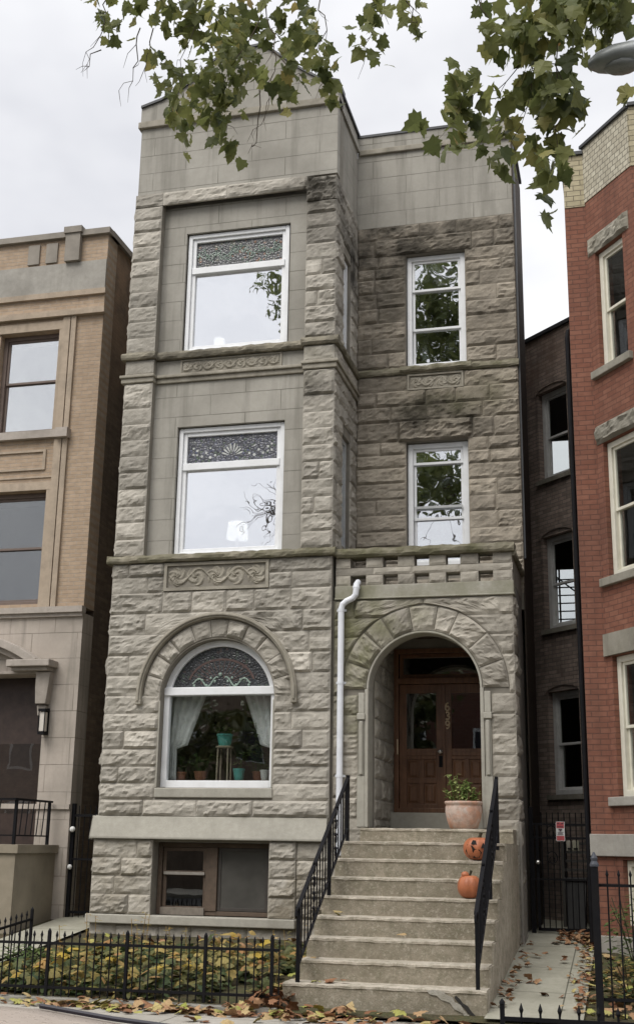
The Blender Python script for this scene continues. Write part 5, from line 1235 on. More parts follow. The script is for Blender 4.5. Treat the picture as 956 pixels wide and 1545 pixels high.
# big corner post of the right fence
t = thing('fence_post', (7.15, -4.02, .03), 'thick black corner post with round cap at right fence', 'post')
m = MB(); m.wbox(7.115, 7.185, -4.055, -3.985, .03, 1.52); soft(m.build('shaft', M['iron'], t), .006); m = MB(); m.lathe((7.15, -4.02, 0), [(.045, 1.52), (.045, 1.54), (.03, 1.57), (.036, 1.60), (.006, 1.66)], 12); m.build('cap', plain('worn_grey_iron', rgb(.06, .065, .08), .5, .3, 20), t)
m = MB(); m.wbox(-1.4, 3.9, -4.10, -3.93, -.05, .055); tag(m.build('stone_edging', M['kerb'], None, (1.3, -4.0, 0)), 'low worn stone edging under the front fence', 'edging')

# ------------------------------------------------------------------ leaves
def maple_outline(rnd, n=0):
    """five-lobed leaf outline in the unit square, stalk at the origin, tip along +y"""
    P = [(0, 0), (.14, -.04), (.30, -.10), (.31, .07), (.50, .12), (.45, .25), (.54, .43), (.38, .44), (.29, .50), (.24, .68), (.13, .76), (0, 1.0)]
    P = [(x*(1+rnd.uniform(-.12, .12)), y*(1+rnd.uniform(-.1, .1))) for x, y in P]
    return P
def maple_leaf(m, p, tipdir, normal, size, rnd, cup=.15):
    P = maple_outline(rnd); d = tipdir.normalized(); s = d.cross(normal); s = s.normalized() if s.length > 1e-4 else d.orthogonal().normalized(); nn = s.cross(d)
    L_, Rr = [], []
    f = lambda x, y: p+d*(y*size)+s*(x*size)-nn*size*(cup*(x*x*1.4)+cup*.6*(y-.3)**2)+nn*size*.03*rnd.uniform(-1, 1)
    mid = [f(0, 0), f(0, .33), f(0, .62), f(0, 1.0)]
    rt_ = [f(x, y) for x, y in P[1:-1]]; lf = [f(-x, y) for x, y in P[1:-1]]
    vs = mid+rt_+lf; r0 = 4; l0 = 4+len(rt_)
    fr = [(0, 4, 5), (0, 5, 6, 1), (6, 7, 8, 1), (8, 9, 10, 1), (10, 11, 2, 1), (11, 12, 2), (12, 13, 2), (13, 3, 2)]
    vmap = lambda i: i if i < 4 else i-4+l0
    m.add(vs, fr + [tuple(vmap(i) for i in q)[::-1] for q in fr])
def rand_unit(rnd):
    v = Vector((rnd.gauss(0, 1), rnd.gauss(0, 1), rnd.gauss(0, 1))); return v.normalized()
LITTER = leafmat('dead_maple_leaf', rgb(.30, .15, .065), rgb(.42, .30, .12), .1)
t_ = NT('autumn_litter'); q = t_.attr(); cr_ = t_.n('ShaderNodeValToRGB'); el = cr_.color_ramp; el.elements[0].color = rgb(.14, .06, .03); el.elements[1].color = rgb(.26, .29, .06)
for p_, c_ in ((.25, rgb(.26, .13, .07)), (.5, rgb(.36, .22, .12)), (.68, rgb(.40, .30, .15)), (.82, rgb(.40, .35, .13))): e_ = el.elements.new(p_); e_.color = c_
t_.l(q, cr_.inputs[0]); n_ = t_.noise(35, 3, .6); cc_ = t_.mix(t_.map(n_, .4, .7, 0, .4), cr_.outputs[0], rgb(.12, .07, .035)); M['litter'] = t_.done(t_.pbsdf(cc_, .75, spec=.2))
rnd = random.Random(11); m = MB()
def drop(x, y, z, size=None, flat=.35, tint=None):
    n = Vector((rnd.gauss(0, flat), rnd.gauss(0, flat), 1)).normalized(); a = rnd.uniform(0, 6.28); d = Vector((math.cos(a), math.sin(a), 0)); d = d-n*d.dot(n)
    m.tint = rnd.random() if tint is None else tint; maple_leaf(m, Vector((x, y, z+.012+rnd.uniform(0, .04))), d, n, size or rnd.uniform(.08, .16), rnd, .35)
for k in range(330):
    x = rnd.triangular(.4, 5.9, 3.4); y = -4.16+abs(rnd.gauss(0, .12))*(-1 if rnd.random() < .75 else .6); drop(x, y, .0 if y < -4.1 else .06)
for k in range(70): drop(rnd.gauss(3.85, .12), rnd.gauss(-3.75, .25), .05+rnd.uniform(0, .12), flat=.6, tint=rnd.uniform(0, .45))
for k in range(26): drop(rnd.uniform(3.2, 5.9), rnd.uniform(-4.9, -4.3), 0)
for k in range(40): x, y = rnd.gauss(6.14, .06), rnd.uniform(-3.6, .2); drop(x, y, ground_z(x, y)+.04, tint=rnd.uniform(0, .5), size=rnd.uniform(.06, .11))
for k in range(150): x, y = 6.98-abs(rnd.gauss(0, .09)), rnd.uniform(-3.6, .9); drop(min(x, 6.98), y, ground_z(x, y)+.04, tint=rnd.betavariate(1.5, 2), size=rnd.uniform(.05, .09))
for k in range(110): x, y = 6.98-.5*rnd.random()**1.6, rnd.uniform(.1, 1.0); drop(x, y, ground_z(x, y)+.04, tint=rnd.uniform(0, .5), size=rnd.uniform(.06, .11))
for (x, y) in ((6.3, -2.2), (6.42, -2.25), (6.55, -2.9), (6.35, -.8), (6.42, -.5), (6.2, -1.0), (6.5, -1.5), (6.33, -2.3), (6.62, -1.1)): drop(x, y, ground_z(x, y)+.04, size=.11)
for k in range(170): x, y = rnd.uniform(7.0, 8.2), rnd.uniform(-3.7, -.4); drop(x, y, ground_z(x, y)+.01)
for k in range(120): x, y = rnd.uniform(0, 3.9), rnd.uniform(-3.8, -.2); drop(x, y, ground_z(x, y)+.03)
for (i, x) in ((3, 4.2), (3, 4.28), (0, 4.25), (0, 4.33), (0, 4.4), (0, 4.05), (1, 4.15), (2, 5.0), (0, 4.5)): drop(x, ys+i*t0+.12, zs0+i*r0_, flat=.2)
tag(m.build('fallen_leaves', M['litter'], None, (4, -4, 0)), 'brown and yellow fallen maple leaves along the fence and path', 'fallen leaves', kind='stuff')

# garden bed behind the fence
t_ = NT('garden_leaf'); q = t_.attr(); cr_ = t_.n('ShaderNodeValToRGB'); el = cr_.color_ramp; el.elements[0].color = rgb(.03, .055, .018); el.elements[1].color = rgb(.42, .30, .05)
for p_, c_ in ((.3, rgb(.075, .095, .035)), (.52, rgb(.18, .16, .055)), (.72, rgb(.36, .28, .09)), (.88, rgb(.32, .17, .07))): e_ = el.elements.new(p_); e_.color = c_
t_.l(q, cr_.inputs[0]); d_ = t_.pbsdf(cr_.outputs[0], .6, spec=.3); tr_ = t_.n('ShaderNodeBsdfTranslucent'); t_.l(cr_.outputs[0], tr_.inputs[0]); mx_ = t_.n('ShaderNodeMixShader'); mx_.inputs[0].default_value = .25; t_.l(d_, mx_.inputs[1]); t_.l(tr_.outputs[0], mx_.inputs[2]); M['garden'] = t_.done(mx_.outputs[0])
rnd = random.Random(23); m = MB()
for k in range(3000):
    x = rnd.uniform(.35, 3.9); y = -3.8+2.6*rnd.random()**1.3; hmax = .40*(.5+.95*noise.noise(Vector((x*1.7, y*1.7, 4)))+.25)*min(1, (x-.1)/.6)*(1-.55*max(0, (y+2.6)/1.4))
    z = ground_z(x, y)+rnd.uniform(.02, max(.06, hmax)); a = rnd.uniform(0, 6.28)
    rel = (z-ground_z(x, y))/.4
    m.tint = min(1, max(0, rnd.gauss(.15+.66*min(1, rel), .2))); n = Vector((rnd.gauss(0, .5), rnd.gauss(-.3, .5), 1)).normalized(); d = Vector((math.cos(a), math.sin(a), rnd.uniform(-.4, .2)))
    if noise.noise(Vector((x*2.6, y*2.6, 9))) < -.12: continue
    if rnd.random() < .5: maple_leaf(m, Vector((x, y, z)), d, n, rnd.uniform(.06, .17), rnd, .5)
    else: simple_leaf(m, Vector((x, y, z)), d, n, rnd.uniform(.09, .17), rnd.uniform(.05, .08))
for k in range(26):
    x = rnd.uniform(.5, 3.6); y = rnd.uniform(-3.2, -1.2); z0 = ground_z(x, y); h = rnd.uniform(.3, .58); m.tint = .8; m.tube([(x, y, z0), (x+rnd.uniform(-.05, .05), y, z0+h)], .004, 4)
    for q in range(5): a = rnd.uniform(0, 6.28); m.tint = rnd.uniform(.5, 1); simple_leaf(m, Vector((x, y, z0+h*rnd.uniform(.5, 1))), Vector((math.cos(a), math.sin(a), .2)), Vector((0, 0, 1)), .08, .04)
tag(m.build('garden_plants', M['garden'], None, (2, -2, .1)), 'yellowing low ground cover plants in the bed behind the front fence', 'ground cover', kind='stuff')
M['shrub'] = leafmat('shrub_leaf', rgb(.035, .07, .02), rgb(.12, .16, .045), .25)
def shrub(x, y, r, h, label, n, seed, m_=None):
    t = thing('garden_shrub', (x, y, ground_z(x, y)), label, 'shrub', 'shrubs in the right hand yard'); rnd = random.Random(seed); z0 = ground_z(x, y); m = MB(); ms = MB()
    for k in range(9): a = rnd.uniform(0, 6.28); ms.tube([(x, y, z0), (x+math.cos(a)*r*.4, y+math.sin(a)*r*.4, z0+h*.5), (x+math.cos(a)*r*.8, y+math.sin(a)*r*.8, z0+h*rnd.uniform(.7, 1))], .006, 5)
    ms.build('stem', M['stem'], t)
    for k in range(n):
        a = rnd.uniform(0, 6.28); rr = r*math.sqrt(rnd.random()); zz = z0+h*(.1+.9*rnd.random()*(1-.4*(rr/r)**2)); m.tint = rnd.random(); b = rnd.uniform(0, 6.28)
        simple_leaf(m, Vector((x+rr*math.cos(a), y+rr*math.sin(a), zz)), Vector((math.cos(b), math.sin(b), rnd.uniform(-.3, .5))), Vector((0, 0, 1)), rnd.uniform(.06, .12), rnd.uniform(.03, .055))
    m.build('foliage', m_ or M['shrub'], t); return t
shrub(7.50, -1.55, .33, .95, 'loose green shrub under the basement window of the red house', 420, 1)
shrub(7.42, -2.9, .30, .5, 'low yellow green shrub beside the corner post', 320, 2, M['garden'])
shrub(8.0, -2.2, .4, .8, 'dark green shrub at the right edge by the bay', 380, 3)
shrub(.35, -2.6, .35, .35, 'dark low shrub at the left end of the garden bed', 260, 4)

# ------------------------------------------------------------------ street tree overhead
TP = Vector((9.9, -9.6, -.02))
def bark(name, c):
    t = NT(name); a = t.noise(9, 6, .7, stretch=(1, 1, .25)); col = t.mix(t.map(a, .3, .7), c, (c[0]*.45, c[1]*.45, c[2]*.42, 1)); return t.done(t.pbsdf(col, .95, t.bump(a, .03), spec=.1))
M['bark'] = bark('grey_brown_bark', rgb(.13, .105, .08))
t_ = NT('maple_leaf'); q = t_.attr(); cr_ = t_.n('ShaderNodeValToRGB'); el = cr_.color_ramp; el.elements[0].color = rgb(.08, .10, .036); el.elements[1].color = rgb(.36, .22, .09)
for p_, c_ in ((.4, rgb(.16, .18, .06)), (.7, rgb(.25, .255, .085)), (.88, rgb(.34, .29, .10))): e_ = el.elements.new(p_); e_.color = c_
t_.l(q, cr_.inputs[0]); d_ = t_.pbsdf(cr_.outputs[0], .5, spec=.35); tr_ = t_.n('ShaderNodeBsdfTranslucent'); t_.l(cr_.outputs[0], tr_.inputs[0]); mx_ = t_.n('ShaderNodeMixShader'); mx_.inputs[0].default_value = .5; t_.l(d_, mx_.inputs[1]); t_.l(tr_.outputs[0], mx_.inputs[2]); M['maple'] = t_.done(mx_.outputs[0])
TR = thing('street_tree', TP, 'large maple street tree whose leafy branches hang into the top of the view', 'tree')
m = MB(); trunk = [TP, TP+Vector((0, 0, .3)), TP+Vector((-.05, .05, 2.5)), TP+Vector((-.15, .1, 5.0)), TP+Vector((-.4, .1, 7.5)), TP+Vector((-.9, -.1, 11)), TP+Vector((-1.2, -.2, 15))]
m.tube(trunk, [.42, .30, .26, .24, .20, .13, .04], 14); m.build('trunk', M['bark'], TR)
rnd = random.Random(77)
limbs = []
def limb(pts, r0, r1, name='branch'):
    m = MB(); k = len(pts); out = []
    P = [Vector(p) for p in pts]
    for a, b in zip(P[:-1], P[1:]):
        for q in range(4): t = q/4; out.append(a.lerp(b, t)+rand_unit(rnd)*.03*(a-b).length)
    out.append(P[-1]); n = len(out); m.tube(out, [r1+(r0-r1)*(1-i/(n-1))**2.6 for i in range(n)], 7); m.build(name, M['bark'], TR); limbs.append(out); return out
C5 = TP+Vector((-.15, .1, 5.0)); C7 = TP+Vector((-.4, .1, 7.5)); C9 = TP+Vector((-.65, .0, 9.2)); C11 = TP+Vector((-.9, -.1, 11))
limb([C7, (8.2, -9.4, 8.9), (6.4, -9.2, 9.2), (5.4, -9.1, 8.8), (5.15, -9.0, 8.45), (5.0, -9.0, 8.2)], .10, .012)
limb([(6.4, -9.2, 9.2), (4.6, -9.3, 9.2), (4.3, -9.1, 8.9), (4.1, -9.0, 8.55), (4.0, -9.0, 8.3)], .05, .008)
limb([C7, (8.6, -9.0, 8.2), (7.6, -8.9, 8.0), (7.2, -9.0, 8.0), (7.1, -9.0, 7.85)], .08, .012)
limb([(7.6, -8.9, 8.0), (7.4, -9.0, 7.95), (7.3, -9.0, 7.8)], .03, .01)
limb([(5.0, -9.1, 8.7), (5.6, -9.1, 8.5), (5.9, -9.05, 8.2), (6.05, -9.0, 8.0)], .02, .006)
limb([C9, (8.0, -10.3, 11.5), (6.0, -10.4, 13.2), (3.6, -10.4, 14.4), (1.0, -10.3, 15.0), (-.4, -10.2, 15.4)], .10, .015)
limb([C11, (7.6, -9.6, 13.2), (5.6, -9.6, 15.0), (4.2, -9.8, 16.4), (2.8, -9.9, 17.2)], .09, .02)
limb([C9, (8.2, -9.9, 10.4), (6.4, -10.0, 11.0), (4.6, -10.0, 11.4), (3.4, -10.0, 11.0), (2.4, -10, 10.2), (.5, -10.1, 9.7), (-.6, -10.1, 9.6)], .08, .008)
for (x0, z0, x1, z1) in ((1.2, 9.85, .3, 10.9), (.4, 9.7, -.5, 10.6), (.1, 9.65, -.7, 8.9), (-.2, 9.63, -.9, 10.2), (.9, 9.8, .2, 8.8), (3.4, 11, 2.6, 9.2), (3.0, 10.8, 3.6, 9.0), (2.7, 10.5, 2.2, 9.3), (-.3, 9.62, -1.1, 9.4), (.6, 9.75, -.2, 11.2)): limb([(x0, -10.05, z0), ((x0+x1)/2+.1, -10.0, (z0+z1)/2+.1), (x1, -10.05, z1)], .030, .009, 'twig')
limb([(-.4, -10.2, 15.4), (-.9, -10.2, 15.7), (-1.4, -10.2, 15.7)], .02, .006, 'twig')
for k in range(64):
    x0, z0 = rnd.uniform(-.75, .5), 9.65+rnd.uniform(-.1, .1); a = rnd.uniform(0, 6.28); limb([(x0, -10.08, z0), (x0+.3*math.cos(a)-.1, -10.05, z0+.35*math.sin(a)), (x0+.7*math.cos(a)-.2, -10.05, z0+1.0*math.sin(a))], .016, .006, 'twig')
limb([C7, (11.2, -9.4, 9.6), (12.2, -9.6, 12)], .10, .03)
limb([C11, (10.2, -10.6, 14), (10.8, -11, 16)], .08, .03)
m = MB()
def leaf_at(p, size=None, tint=None, hang=.75):
    d = (Vector((0, 0, -hang))+rand_unit(rnd)*.7).normalized(); n = rand_unit(rnd); m.tint = min(1, max(0, rnd.gauss(.42, .2))) if tint is None else tint
    maple_leaf(m, p, d, n, size or rnd.uniform(.10, .185), rnd, .3)
# sprays of leaves: (centre, spread, number), hung on the lower branches
SPR = [(3.81, -9.24, 8.08, 0.15, 0.14, 13),
    (4.01, -9.18, 8.17, 0.07, 0.07, 5),
    (3.80, -9.12, 7.96, 0.05, 0.04, 3),
    (3.57, -9.06, 8.34, 0.07, 0.06, 4),
    (4.20, -9.00, 8.16, 0.13, 0.18, 14),
    (4.38, -8.94, 8.05, 0.15, 0.20, 22),
    (4.55, -8.88, 8.19, 0.18, 0.18, 20),
    (4.09, -8.82, 7.78, 0.08, 0.11, 7),
    (4.22, -8.76, 7.58, 0.10, 0.18, 14),
    (4.41, -9.24, 7.00, 0.07, 0.14, 8),
    (4.72, -9.18, 7.37, 0.22, 0.20, 34),
    (4.73, -9.12, 7.20, 0.17, 0.15, 24),
    (4.74, -9.06, 6.98, 0.11, 0.14, 13),
    (4.78, -9.00, 6.86, 0.05, 0.06, 4),
    (4.50, -8.94, 7.21, 0.11, 0.09, 9),
    (4.76, -8.88, 7.78, 0.15, 0.13, 12),
    (4.92, -8.82, 7.65, 0.08, 0.13, 7),
    (4.80, -8.76, 8.11, 0.13, 0.21, 16),
    (5.24, -9.24, 7.13, 0.11, 0.05, 8),
    (5.30, -9.18, 7.25, 0.06, 0.07, 4),
    (5.44, -9.12, 7.33, 0.12, 0.12, 12),
    (5.56, -9.06, 7.26, 0.08, 0.11, 8),
    (5.43, -9.00, 7.68, 0.11, 0.13, 11),
    (5.57, -8.94, 7.55, 0.05, 0.11, 5),
    (5.17, -8.88, 8.12, 0.20, 0.10, 16),
    (5.32, -8.82, 8.01, 0.11, 0.11, 9),
    (5.03, -8.76, 8.01, 0.10, 0.11, 8),
    (4.83, -9.24, 7.66, 0.12, 0.12, 12),
    (5.93, -9.18, 7.64, 0.06, 0.15, 7),
    (6.01, -9.12, 7.82, 0.06, 0.07, 4),
    (5.87, -9.06, 7.52, 0.08, 0.07, 4),
    (5.92, -9.00, 7.64, 0.06, 0.06, 3),
    (6.16, -8.94, 7.90, 0.04, 0.08, 4),
    (6.26, -8.88, 7.83, 0.04, 0.05, 3),
    (6.07, -8.82, 8.11, 0.07, 0.03, 3),
    (6.71, -8.76, 8.00, 0.05, 0.07, 3),
    (6.84, -9.24, 7.36, 0.09, 0.11, 7),
    (6.95, -9.18, 7.27, 0.09, 0.07, 5),
    (7.07, -9.12, 7.41, 0.14, 0.17, 20),
    (7.19, -9.06, 7.60, 0.17, 0.14, 20),
    (7.36, -9.00, 7.67, 0.20, 0.11, 22),
    (7.50, -8.94, 7.61, 0.20, 0.14, 24),
    (7.69, -8.88, 7.69, 0.18, 0.12, 20),
    (7.61, -8.82, 7.56, 0.10, 0.07, 8),
    (7.81, -8.76, 7.77, 0.07, 0.10, 8),
    (7.78, -9.24, 6.86, 0.03, 0.05, 2),
    (7.27, -9.18, 7.30, 0.15, 0.14, 16),
    (7.13, -9.12, 7.17, 0.09, 0.10, 8),
    (7.40, -9.06, 7.37, 0.09, 0.09, 7),
    (6.61, -9.00, 7.15, 0.08, 0.06, 5),
    (6.63, -8.94, 7.06, 0.13, 0.08, 9),
    (6.54, -8.88, 7.03, 0.09, 0.09, 7),
    (6.71, -8.82, 7.07, 0.12, 0.08, 9),
    (6.58, -8.76, 7.02, 0.10, 0.08, 7),
    (6.42, -9.24, 6.54, 0.07, 0.07, 4),
    (6.55, -9.18, 6.58, 0.07, 0.08, 5),
    (6.68, -9.12, 6.69, 0.07, 0.06, 4),
    (6.90, -9.06, 6.86, 0.08, 0.10, 6),
    (7.02, -9.00, 6.96, 0.12, 0.13, 11),
    (7.14, -8.94, 7.07, 0.10, 0.15, 10),
    (6.93, -8.88, 6.80, 0.09, 0.09, 6),
    (6.92, -8.82, 6.73, 0.07, 0.06, 4),
    (6.82, -8.76, 6.56, 0.07, 0.09, 5),
    (6.92, -9.24, 6.34, 0.05, 0.07, 3),
    (7.27, -9.18, 6.86, 0.11, 0.11, 9),
    (7.40, -9.12, 6.83, 0.10, 0.10, 8),
    (7.47, -9.06, 6.78, 0.04, 0.07, 3),
    (7.30, -9.00, 6.81, 0.12, 0.09, 8),
    (7.20, -8.94, 6.73, 0.09, 0.08, 6),
    (7.15, -8.88, 6.67, 0.10, 0.06, 5),
    (7.10, -8.82, 6.74, 0.06, 0.05, 3),
    (7.25, -8.76, 6.67, 0.08, 0.09, 6),
    (7.27, -9.24, 6.24, 0.07, 0.08, 5),
    (7.18, -9.18, 6.16, 0.07, 0.11, 6),
    (7.23, -9.12, 6.26, 0.06, 0.07, 4),
    (7.09, -9.06, 6.45, 0.06, 0.05, 3)]
for (x, y, z, rx, rz, n) in SPR:
    far_ = x < 6.3
    for k in range(int(n*(1.75 if far_ else 1.25))):
        a = rnd.uniform(0, 6.28); rr = math.sqrt(rnd.random()); leaf_at(Vector((x+rx*rr*math.cos(a), y+rnd.gauss(0, .16), z+rz*rr*math.sin(a)+.05)), rnd.uniform(.08, .135) if far_ else rnd.uniform(.11, .175))
m.build('hanging_leaves', M['maple'], TR)
m = MB()
for (x, y, z, rx, rz, n) in ((3.05, -10.0, 15.6, 1.0, 1.9, 1500), (3.2, -10.0, 13.4, .9, .8, 300), (4.4, -10.0, 15.2, 1.2, 1.6, 420), (2.95, -10.0, 11.1, .95, 1.0, 560), (3.9, -10.0, 10.8, .8, 1.2, 240), (5.8, -10.0, 12.6, 1.3, 1.3, 300), (6.0, -9.8, 15.4, 1.4, 1.3, 260),
        (7.6, -9.8, 13.6, 1.6, 1.5, 300), (9.0, -10.0, 12.2, 1.5, 1.3, 260), (10.5, -10.4, 15.0, 1.8, 1.5, 250), (11.8, -9.8, 12.0, 1.5, 1.2, 250), (8.4, -9.8, 10.4, 1.1, 1.0, 150), (-.5, -10.2, 15.9, .5, .4, 60), (-1.1, -10.2, 15.8, .4, .25, 30), (-.6, -10.2, 15.0, .35, .45, 45), (-.4, -10.2, 14.4, .2, .3, 16), (.6, -10.3, 15.4, .7, .5, 70)):
    for k in range(n):
        v = rand_unit(rnd)*(rnd.random()**.45); v = Vector((v.x*rx, v.y*rx, v.z*rz)); leaf_at(Vector((x, y, z))+v, rnd.uniform(.12, .20), rnd.uniform(0, .3))
m.build('crown', M['maple'], TR)
m = MB()
def twig(pts, r=.008):
    P = []
    for a, b in zip(pts[:-1], pts[1:]):
        a, b = Vector(a), Vector(b)
        for q in range(3): P.append(a.lerp(b, q/3)+rand_unit(rnd)*.035)
    P.append(Vector(pts[-1])); m.tube(P, [r*(1-.75*i/(len(P)-1)) for i in range(len(P))], 5)
    for q in range(2, len(P)-1, 2):
        d = (P[q+1]-P[q]).normalized()+rand_unit(rnd)*.8; e = P[q]+d.normalized()*rnd.uniform(.08, .2); m.tube([P[q], P[q].lerp(e, .5)+rand_unit(rnd)*.02, e+Vector((0, 0, -.03))], [r*.5, r*.4, r*.2], 4)
for tw in [[(3.68, -9.0, 8.48), (3.62, -9.0, 8.17), (3.54, -9.0, 7.93), (3.48, -9.0, 7.75)],
    [(4.00, -9.0, 8.10), (3.98, -9.0, 7.82), (3.91, -9.0, 7.62), (3.84, -9.0, 7.45)],
    [(4.09, -9.0, 8.03), (4.06, -9.0, 7.78), (3.97, -9.0, 7.55)],
    [(3.63, -9.0, 7.98), (3.50, -9.0, 7.76)],
    [(4.95, -9.0, 8.44), (5.03, -9.0, 8.05), (5.15, -9.0, 7.69), (5.09, -9.0, 7.38), (5.04, -9.0, 7.12), (4.93, -9.0, 6.90)],
    [(5.15, -9.0, 7.69), (5.28, -9.0, 7.46), (5.44, -9.0, 7.38)],
    [(5.02, -9.0, 8.05), (4.78, -9.0, 7.66), (4.71, -9.0, 7.32), (4.75, -9.0, 6.93)],
    [(4.47, -9.0, 8.40), (4.41, -9.0, 7.91), (4.32, -9.0, 7.37)],
    [(5.47, -9.0, 8.22), (5.53, -9.0, 7.90), (5.49, -9.0, 7.61), (5.57, -9.0, 7.30)],
    [(6.06, -9.0, 8.05), (5.98, -9.0, 7.88), (5.88, -9.0, 7.66), (5.84, -9.0, 7.52)],
    [(6.16, -9.0, 8.00), (6.24, -9.0, 7.78), (6.29, -9.0, 7.70)],
    [(7.12, -9.0, 7.92), (7.06, -9.0, 7.46), (6.95, -9.0, 7.14), (6.61, -9.0, 7.03), (6.41, -9.0, 6.72)],
    [(7.27, -9.0, 7.89), (7.15, -9.0, 7.28), (7.04, -9.0, 6.91), (6.90, -9.0, 6.49)],
    [(7.36, -9.0, 7.64), (7.28, -9.0, 7.04), (7.27, -9.0, 6.65), (7.20, -9.0, 6.26)],
    [(7.20, -9.0, 7.27), (7.38, -9.0, 7.02), (7.46, -9.0, 6.82)],
    [(6.70, -9.0, 7.99), (6.74, -9.0, 7.81)],
    [(6.72, -9.0, 7.90), (6.84, -9.0, 7.53)],
    [(5.04, -9.0, 7.38), (5.02, -9.0, 6.92), (4.94, -9.0, 6.80)]]: twig(tw, .0055)
m.build('twigs', M['bark'], TR)

# street lamp reaching in at the right
LP = thing('street_lamp', (10.9, -8.75, -.02), 'grey cobra head street lamp poking in among the leaves at top right', 'street lamp')
M['galv'] = plain('weathered_galvanised_metal', rgb(.42, .44, .44), .5, .25, 5, metal=.3, dirt=rgb(.16, .17, .15), dirtamt=.5)
m = MB(); m.tube([(10.9, -8.75, -.02), (10.9, -8.75, 7.0)], [.10, .07], 12); m.build('pole', M['galv'], LP)
m = MB(); m.tube([(10.9, -8.75, 6.9), (10.6, -8.75, 7.25), (9.6, -8.78, 7.42), (8.15, -8.8, 7.40)], .035, 8); m.build('arm', M['galv'], LP)
m = MB(); prof = [(8.3, .05, .05), (8.15, .07, .06), (8.0, .12, .085), (7.85, .15, .10), (7.7, .145, .10), (7.58, .10, .075), (7.51, .03, .04)]
vs = []; fs = []; S_ = 14
for (x, wy, hz) in prof:
    for j in range(S_):
        a = 2*math.pi*j/S_; zz = math.sin(a)*hz; zz = zz if zz > 0 else zz*.7
        vs.append((x, -8.8+math.cos(a)*wy, 7.36+zz-(8.3-x)*.06))
for i in range(len(prof)-1):
    for j in range(S_): fs.append((i*S_+j, i*S_+(j+1) % S_, (i+1)*S_+(j+1) % S_, (i+1)*S_+j))
fs += [tuple(range(S_)), tuple((len(prof)-1)*S_+j for j in range(S_))[::-1]]
m.add(vs, fs); m.build('lamp_head', M['galv'], LP, smooth=True)
m = MB(); m.ball((7.75, -8.8, 7.265), .11, 12, 7, (1.2, .9, .35)); m.build('lens', plain('clouded_lens', rgb(.28, .29, .28), .3, .1, 10), LP, smooth=True)

# ------------------------------------------------------------------ parked car at the kerb, only its bonnet edge in view
CAR = thing('parked_car', (3.45, -10.35, -.16), 'dusty beige parked car at the kerb showing only its bonnet edge', 'car')
M['carpaint'] = plain('beige_car_paint', rgb(.42, .36, .31), .3, .06, 3, spec=.6); M['tyre'] = plain('tyre_rubber', rgb(.02, .02, .02), .9, .2, 10); M['trim'] = plain('black_car_trim', rgb(.012, .010, .018), .4, .2, 10)
# side outline from tail (x small) to nose, with half width at each station
secs = [(1.10, .30, .50, .55), (1.20, .22, .78, .80), (1.75, .18, .86, .88), (2.05, .16, .88, .90), (3.0, .16, .88, .91), (4.02, .16, .86, .90), (4.5, .17, .81, .88), (5.0, .18, .775, .86), (5.40, .20, .72, .80), (5.60, .26, .62, .68), (5.66, .36, .50, .58)]
m = MB(); vs = []; fs = []; nS = 13
for (x, zb, zt, hw) in secs:
    zb -= .02; 
    ring_ = [(-hw*.92, zb), (-hw, zb+.12), (-hw*1.0, (zb+zt)/2), (-hw*.97, zt-.13), (-hw*.88, zt-.035), (-hw*.5, zt-.004), (0, zt), (hw*.5, zt-.004), (hw*.88, zt-.035), (hw*.97, zt-.13), (hw, (zb+zt)/2), (hw, zb+.12), (hw*.92, zb)]
    vs += [(x, -10.35+a, b-.16+.02) for a, b in ring_]
for i in range(len(secs)-1):
    for j in range(nS-1): fs.append((i*nS+j, (i+1)*nS+j, (i+1)*nS+j+1, i*nS+j+1))
    fs.append((i*nS+nS-1, (i+1)*nS+nS-1, (i+1)*nS, i*nS))
fs += [tuple(range(nS)), tuple((len(secs)-1)*nS+j for j in range(nS))[::-1]]
m.add(vs, fs); b_ = m.build('body', M['carpaint'], CAR, smooth=True)
m = MB(); st_ = [(1.25, .84, .70), (1.6, 1.25, .62), (1.9, 1.33, .60), (2.3, 1.32, .60), (2.6, 1.26, .62), (3.25, .84, .72)]
vs = []; fs = []
for (x, z, hw) in st_: vs += [(x, -10.35-hw-.12*(1.33-z), .70), (x, -10.35-hw*.98, z-.06-.02), (x, -10.35-hw*.8, z-.02), (x, -10.35+hw*.8, z-.02), (x, -10.35+hw*.98, z-.08), (x, -10.35+hw+.12*(1.33-z), .70)]
for i in range(len(st_)-1):
    for j in range(5): fs.append((i*6+j, (i+1)*6+j, (i+1)*6+j+1, i*6+j+1))
m.add(vs, fs); m.build('cabin', plain('dark_car_glass', rgb(.02, .022, .025), .08, .1, 3, spec=.8), CAR)
m = MB(); m.tube([(x, -9.62+.02*math.sin(x), zt-.165+.02) for (x, zb, zt, hw) in secs[5:-1]], .016, 6); m.build('bonnet_seam', M['trim'], CAR)
for x in (1.95, 4.75):
    for sy in (-11.12, -9.58):
        m = MB(); rim_ = [Vector((x+.30*math.cos(a), sy, .14+.30*math.sin(a))) for a in [2*math.pi*k/20 for k in range(21)]]; m.tube(rim_, .085, 8, cap=False); wh = m.build('wheel', M['tyre'], CAR)
        m = MB(); sg = -1 if sy < -10.3 else 1
        for k in range(5): a = 2*math.pi*k/5; m.tube([(x, sy+sg*.05, .14), (x+.24*math.cos(a), sy+sg*.05, .14+.24*math.sin(a))], .03, 6)
        m.tube([Vector((x+.235*math.cos(a), sy+sg*.03, .14+.235*math.sin(a))) for a in [2*math.pi*k/18 for k in range(19)]], .025, 6, cap=False); m.build('rim', M['galv'], wh)
for sy in (-10.95, -9.75): m = MB(); m.ball((5.50, sy, .44), .12, 10, 7, (.9, 1.1, .6)); m.build('headlight', M['pearl'], CAR, smooth=True)

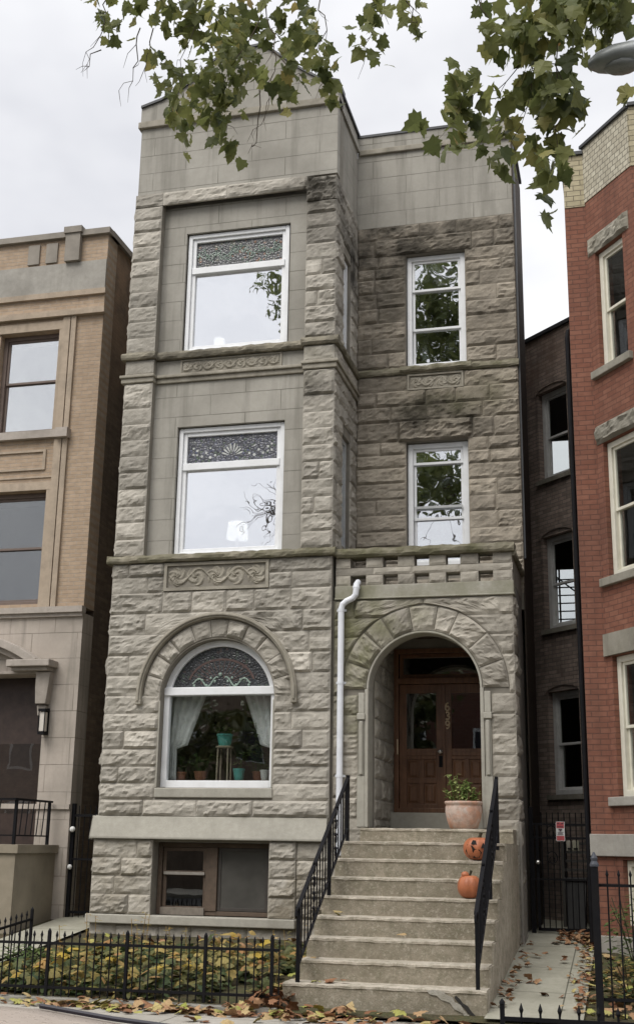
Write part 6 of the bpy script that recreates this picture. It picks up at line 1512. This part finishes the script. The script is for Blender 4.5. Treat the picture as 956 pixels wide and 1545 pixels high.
# ------------------------------------------------------------------ across the street (seen in the window glass)
def far_block(x0, x1, h, col, label):
    t = thing('brick_apartment_house', ((x0+x1)/2, -33, -.1), label, 'house', 'houses across the street')
    m = MB(); m.wbox(x0, x1, -44, -32, -.2, h); m.build('wall', brick('far_brick_%d' % int(x0+100), col, (col[0]*.7, col[1]*.7, col[2]*.7, 1), rgb(.15, .12, .10), (1, 0), .4, .15, .02), t)
    m = MB(); m.wbox(x0-.1, x1+.1, -44, -31.85, h+.002, h+.3); m.build('cornice', M['coping'], t)
    for z in (1.5, 4.8, 8.1):
        if z+2.2 > h: continue
        k = int((x1-x0)/2.6)
        for i in range(k):
            c = x0+(x1-x0)*(i+.5)/k; m = MB(); m.wbox(c-.6, c+.6, -31.98, -31.93, z, z+1.9); w_ = m.build('window', M['greypaint'], t); m = MB(); m.wbox(c-.5, c+.5, -31.93, -31.915, z+.1, z+1.8); m.build('pane', M['trim'], w_)
far_block(-24, -12.2, 9.0, rgb(.12, .06, .045), 'dark red brick house across the street, furthest left')
far_block(-12, -3.5, 10.2, rgb(.16, .12, .09), 'brown brick house across the street, second from left')
far_block(-3.2, 6.5, 9.4, rgb(.13, .055, .04), 'dark red brick house across the street opposite the greystone')
far_block(6.8, 17, 10.4, rgb(.18, .14, .10), 'pale brown brick house across the street, furthest right')
M['far_leaf'] = leafmat('far_tree_leaf', rgb(.04, .055, .018), rgb(.09, .085, .03), .25)
def far_tree(x, y, h, r, label, n, seed):
    t = thing('far_street_tree', (x, y, 0), label, 'tree', 'trees across the street'); rn = random.Random(seed); m = MB(); m.tube([(x, y, -.1), (x+.1, y, h*.4), (x, y, h*.85)], [.25, .18, .04], 10); m.build('trunk', M['bark'], t); m = MB(); mb = MB()
    for k in range(16):
        a = rn.uniform(0, 6.28); e = rn.uniform(.2, 1.1); z = h*rn.uniform(.35, .7); L_ = r*rn.uniform(.7, 1.1); p0 = Vector((x, y, z)); p1 = p0+Vector((math.cos(a)*math.cos(e), math.sin(a)*math.cos(e), math.sin(e)))*L_; mb.tube([p0, p0.lerp(p1, .5)+rand_unit(rn)*.2, p1], [.07, .04, .01], 6)
        for q in range(n//16):
            f = rn.uniform(.3, 1.1); p = p0.lerp(p1, f)+rand_unit(rn)*rn.uniform(0, .9); m.tint = rn.random(); simple_leaf(m, p, rand_unit(rn), rand_unit(rn), rn.uniform(.25, .45), rn.uniform(.2, .3))
    mb.build('branch', M['bark'], t); m.build('crown', M['far_leaf'], t)
far_tree(-9.5, -26.5, 8.5, 3.4, 'round street tree across the road, left one', 1500, 1)
far_tree(-2.0, -26.5, 9.0, 3.6, 'round street tree across the road, middle one', 1700, 2)
far_tree(5.5, -26.5, 8.0, 3.2, 'round street tree across the road, right one', 1400, 3)
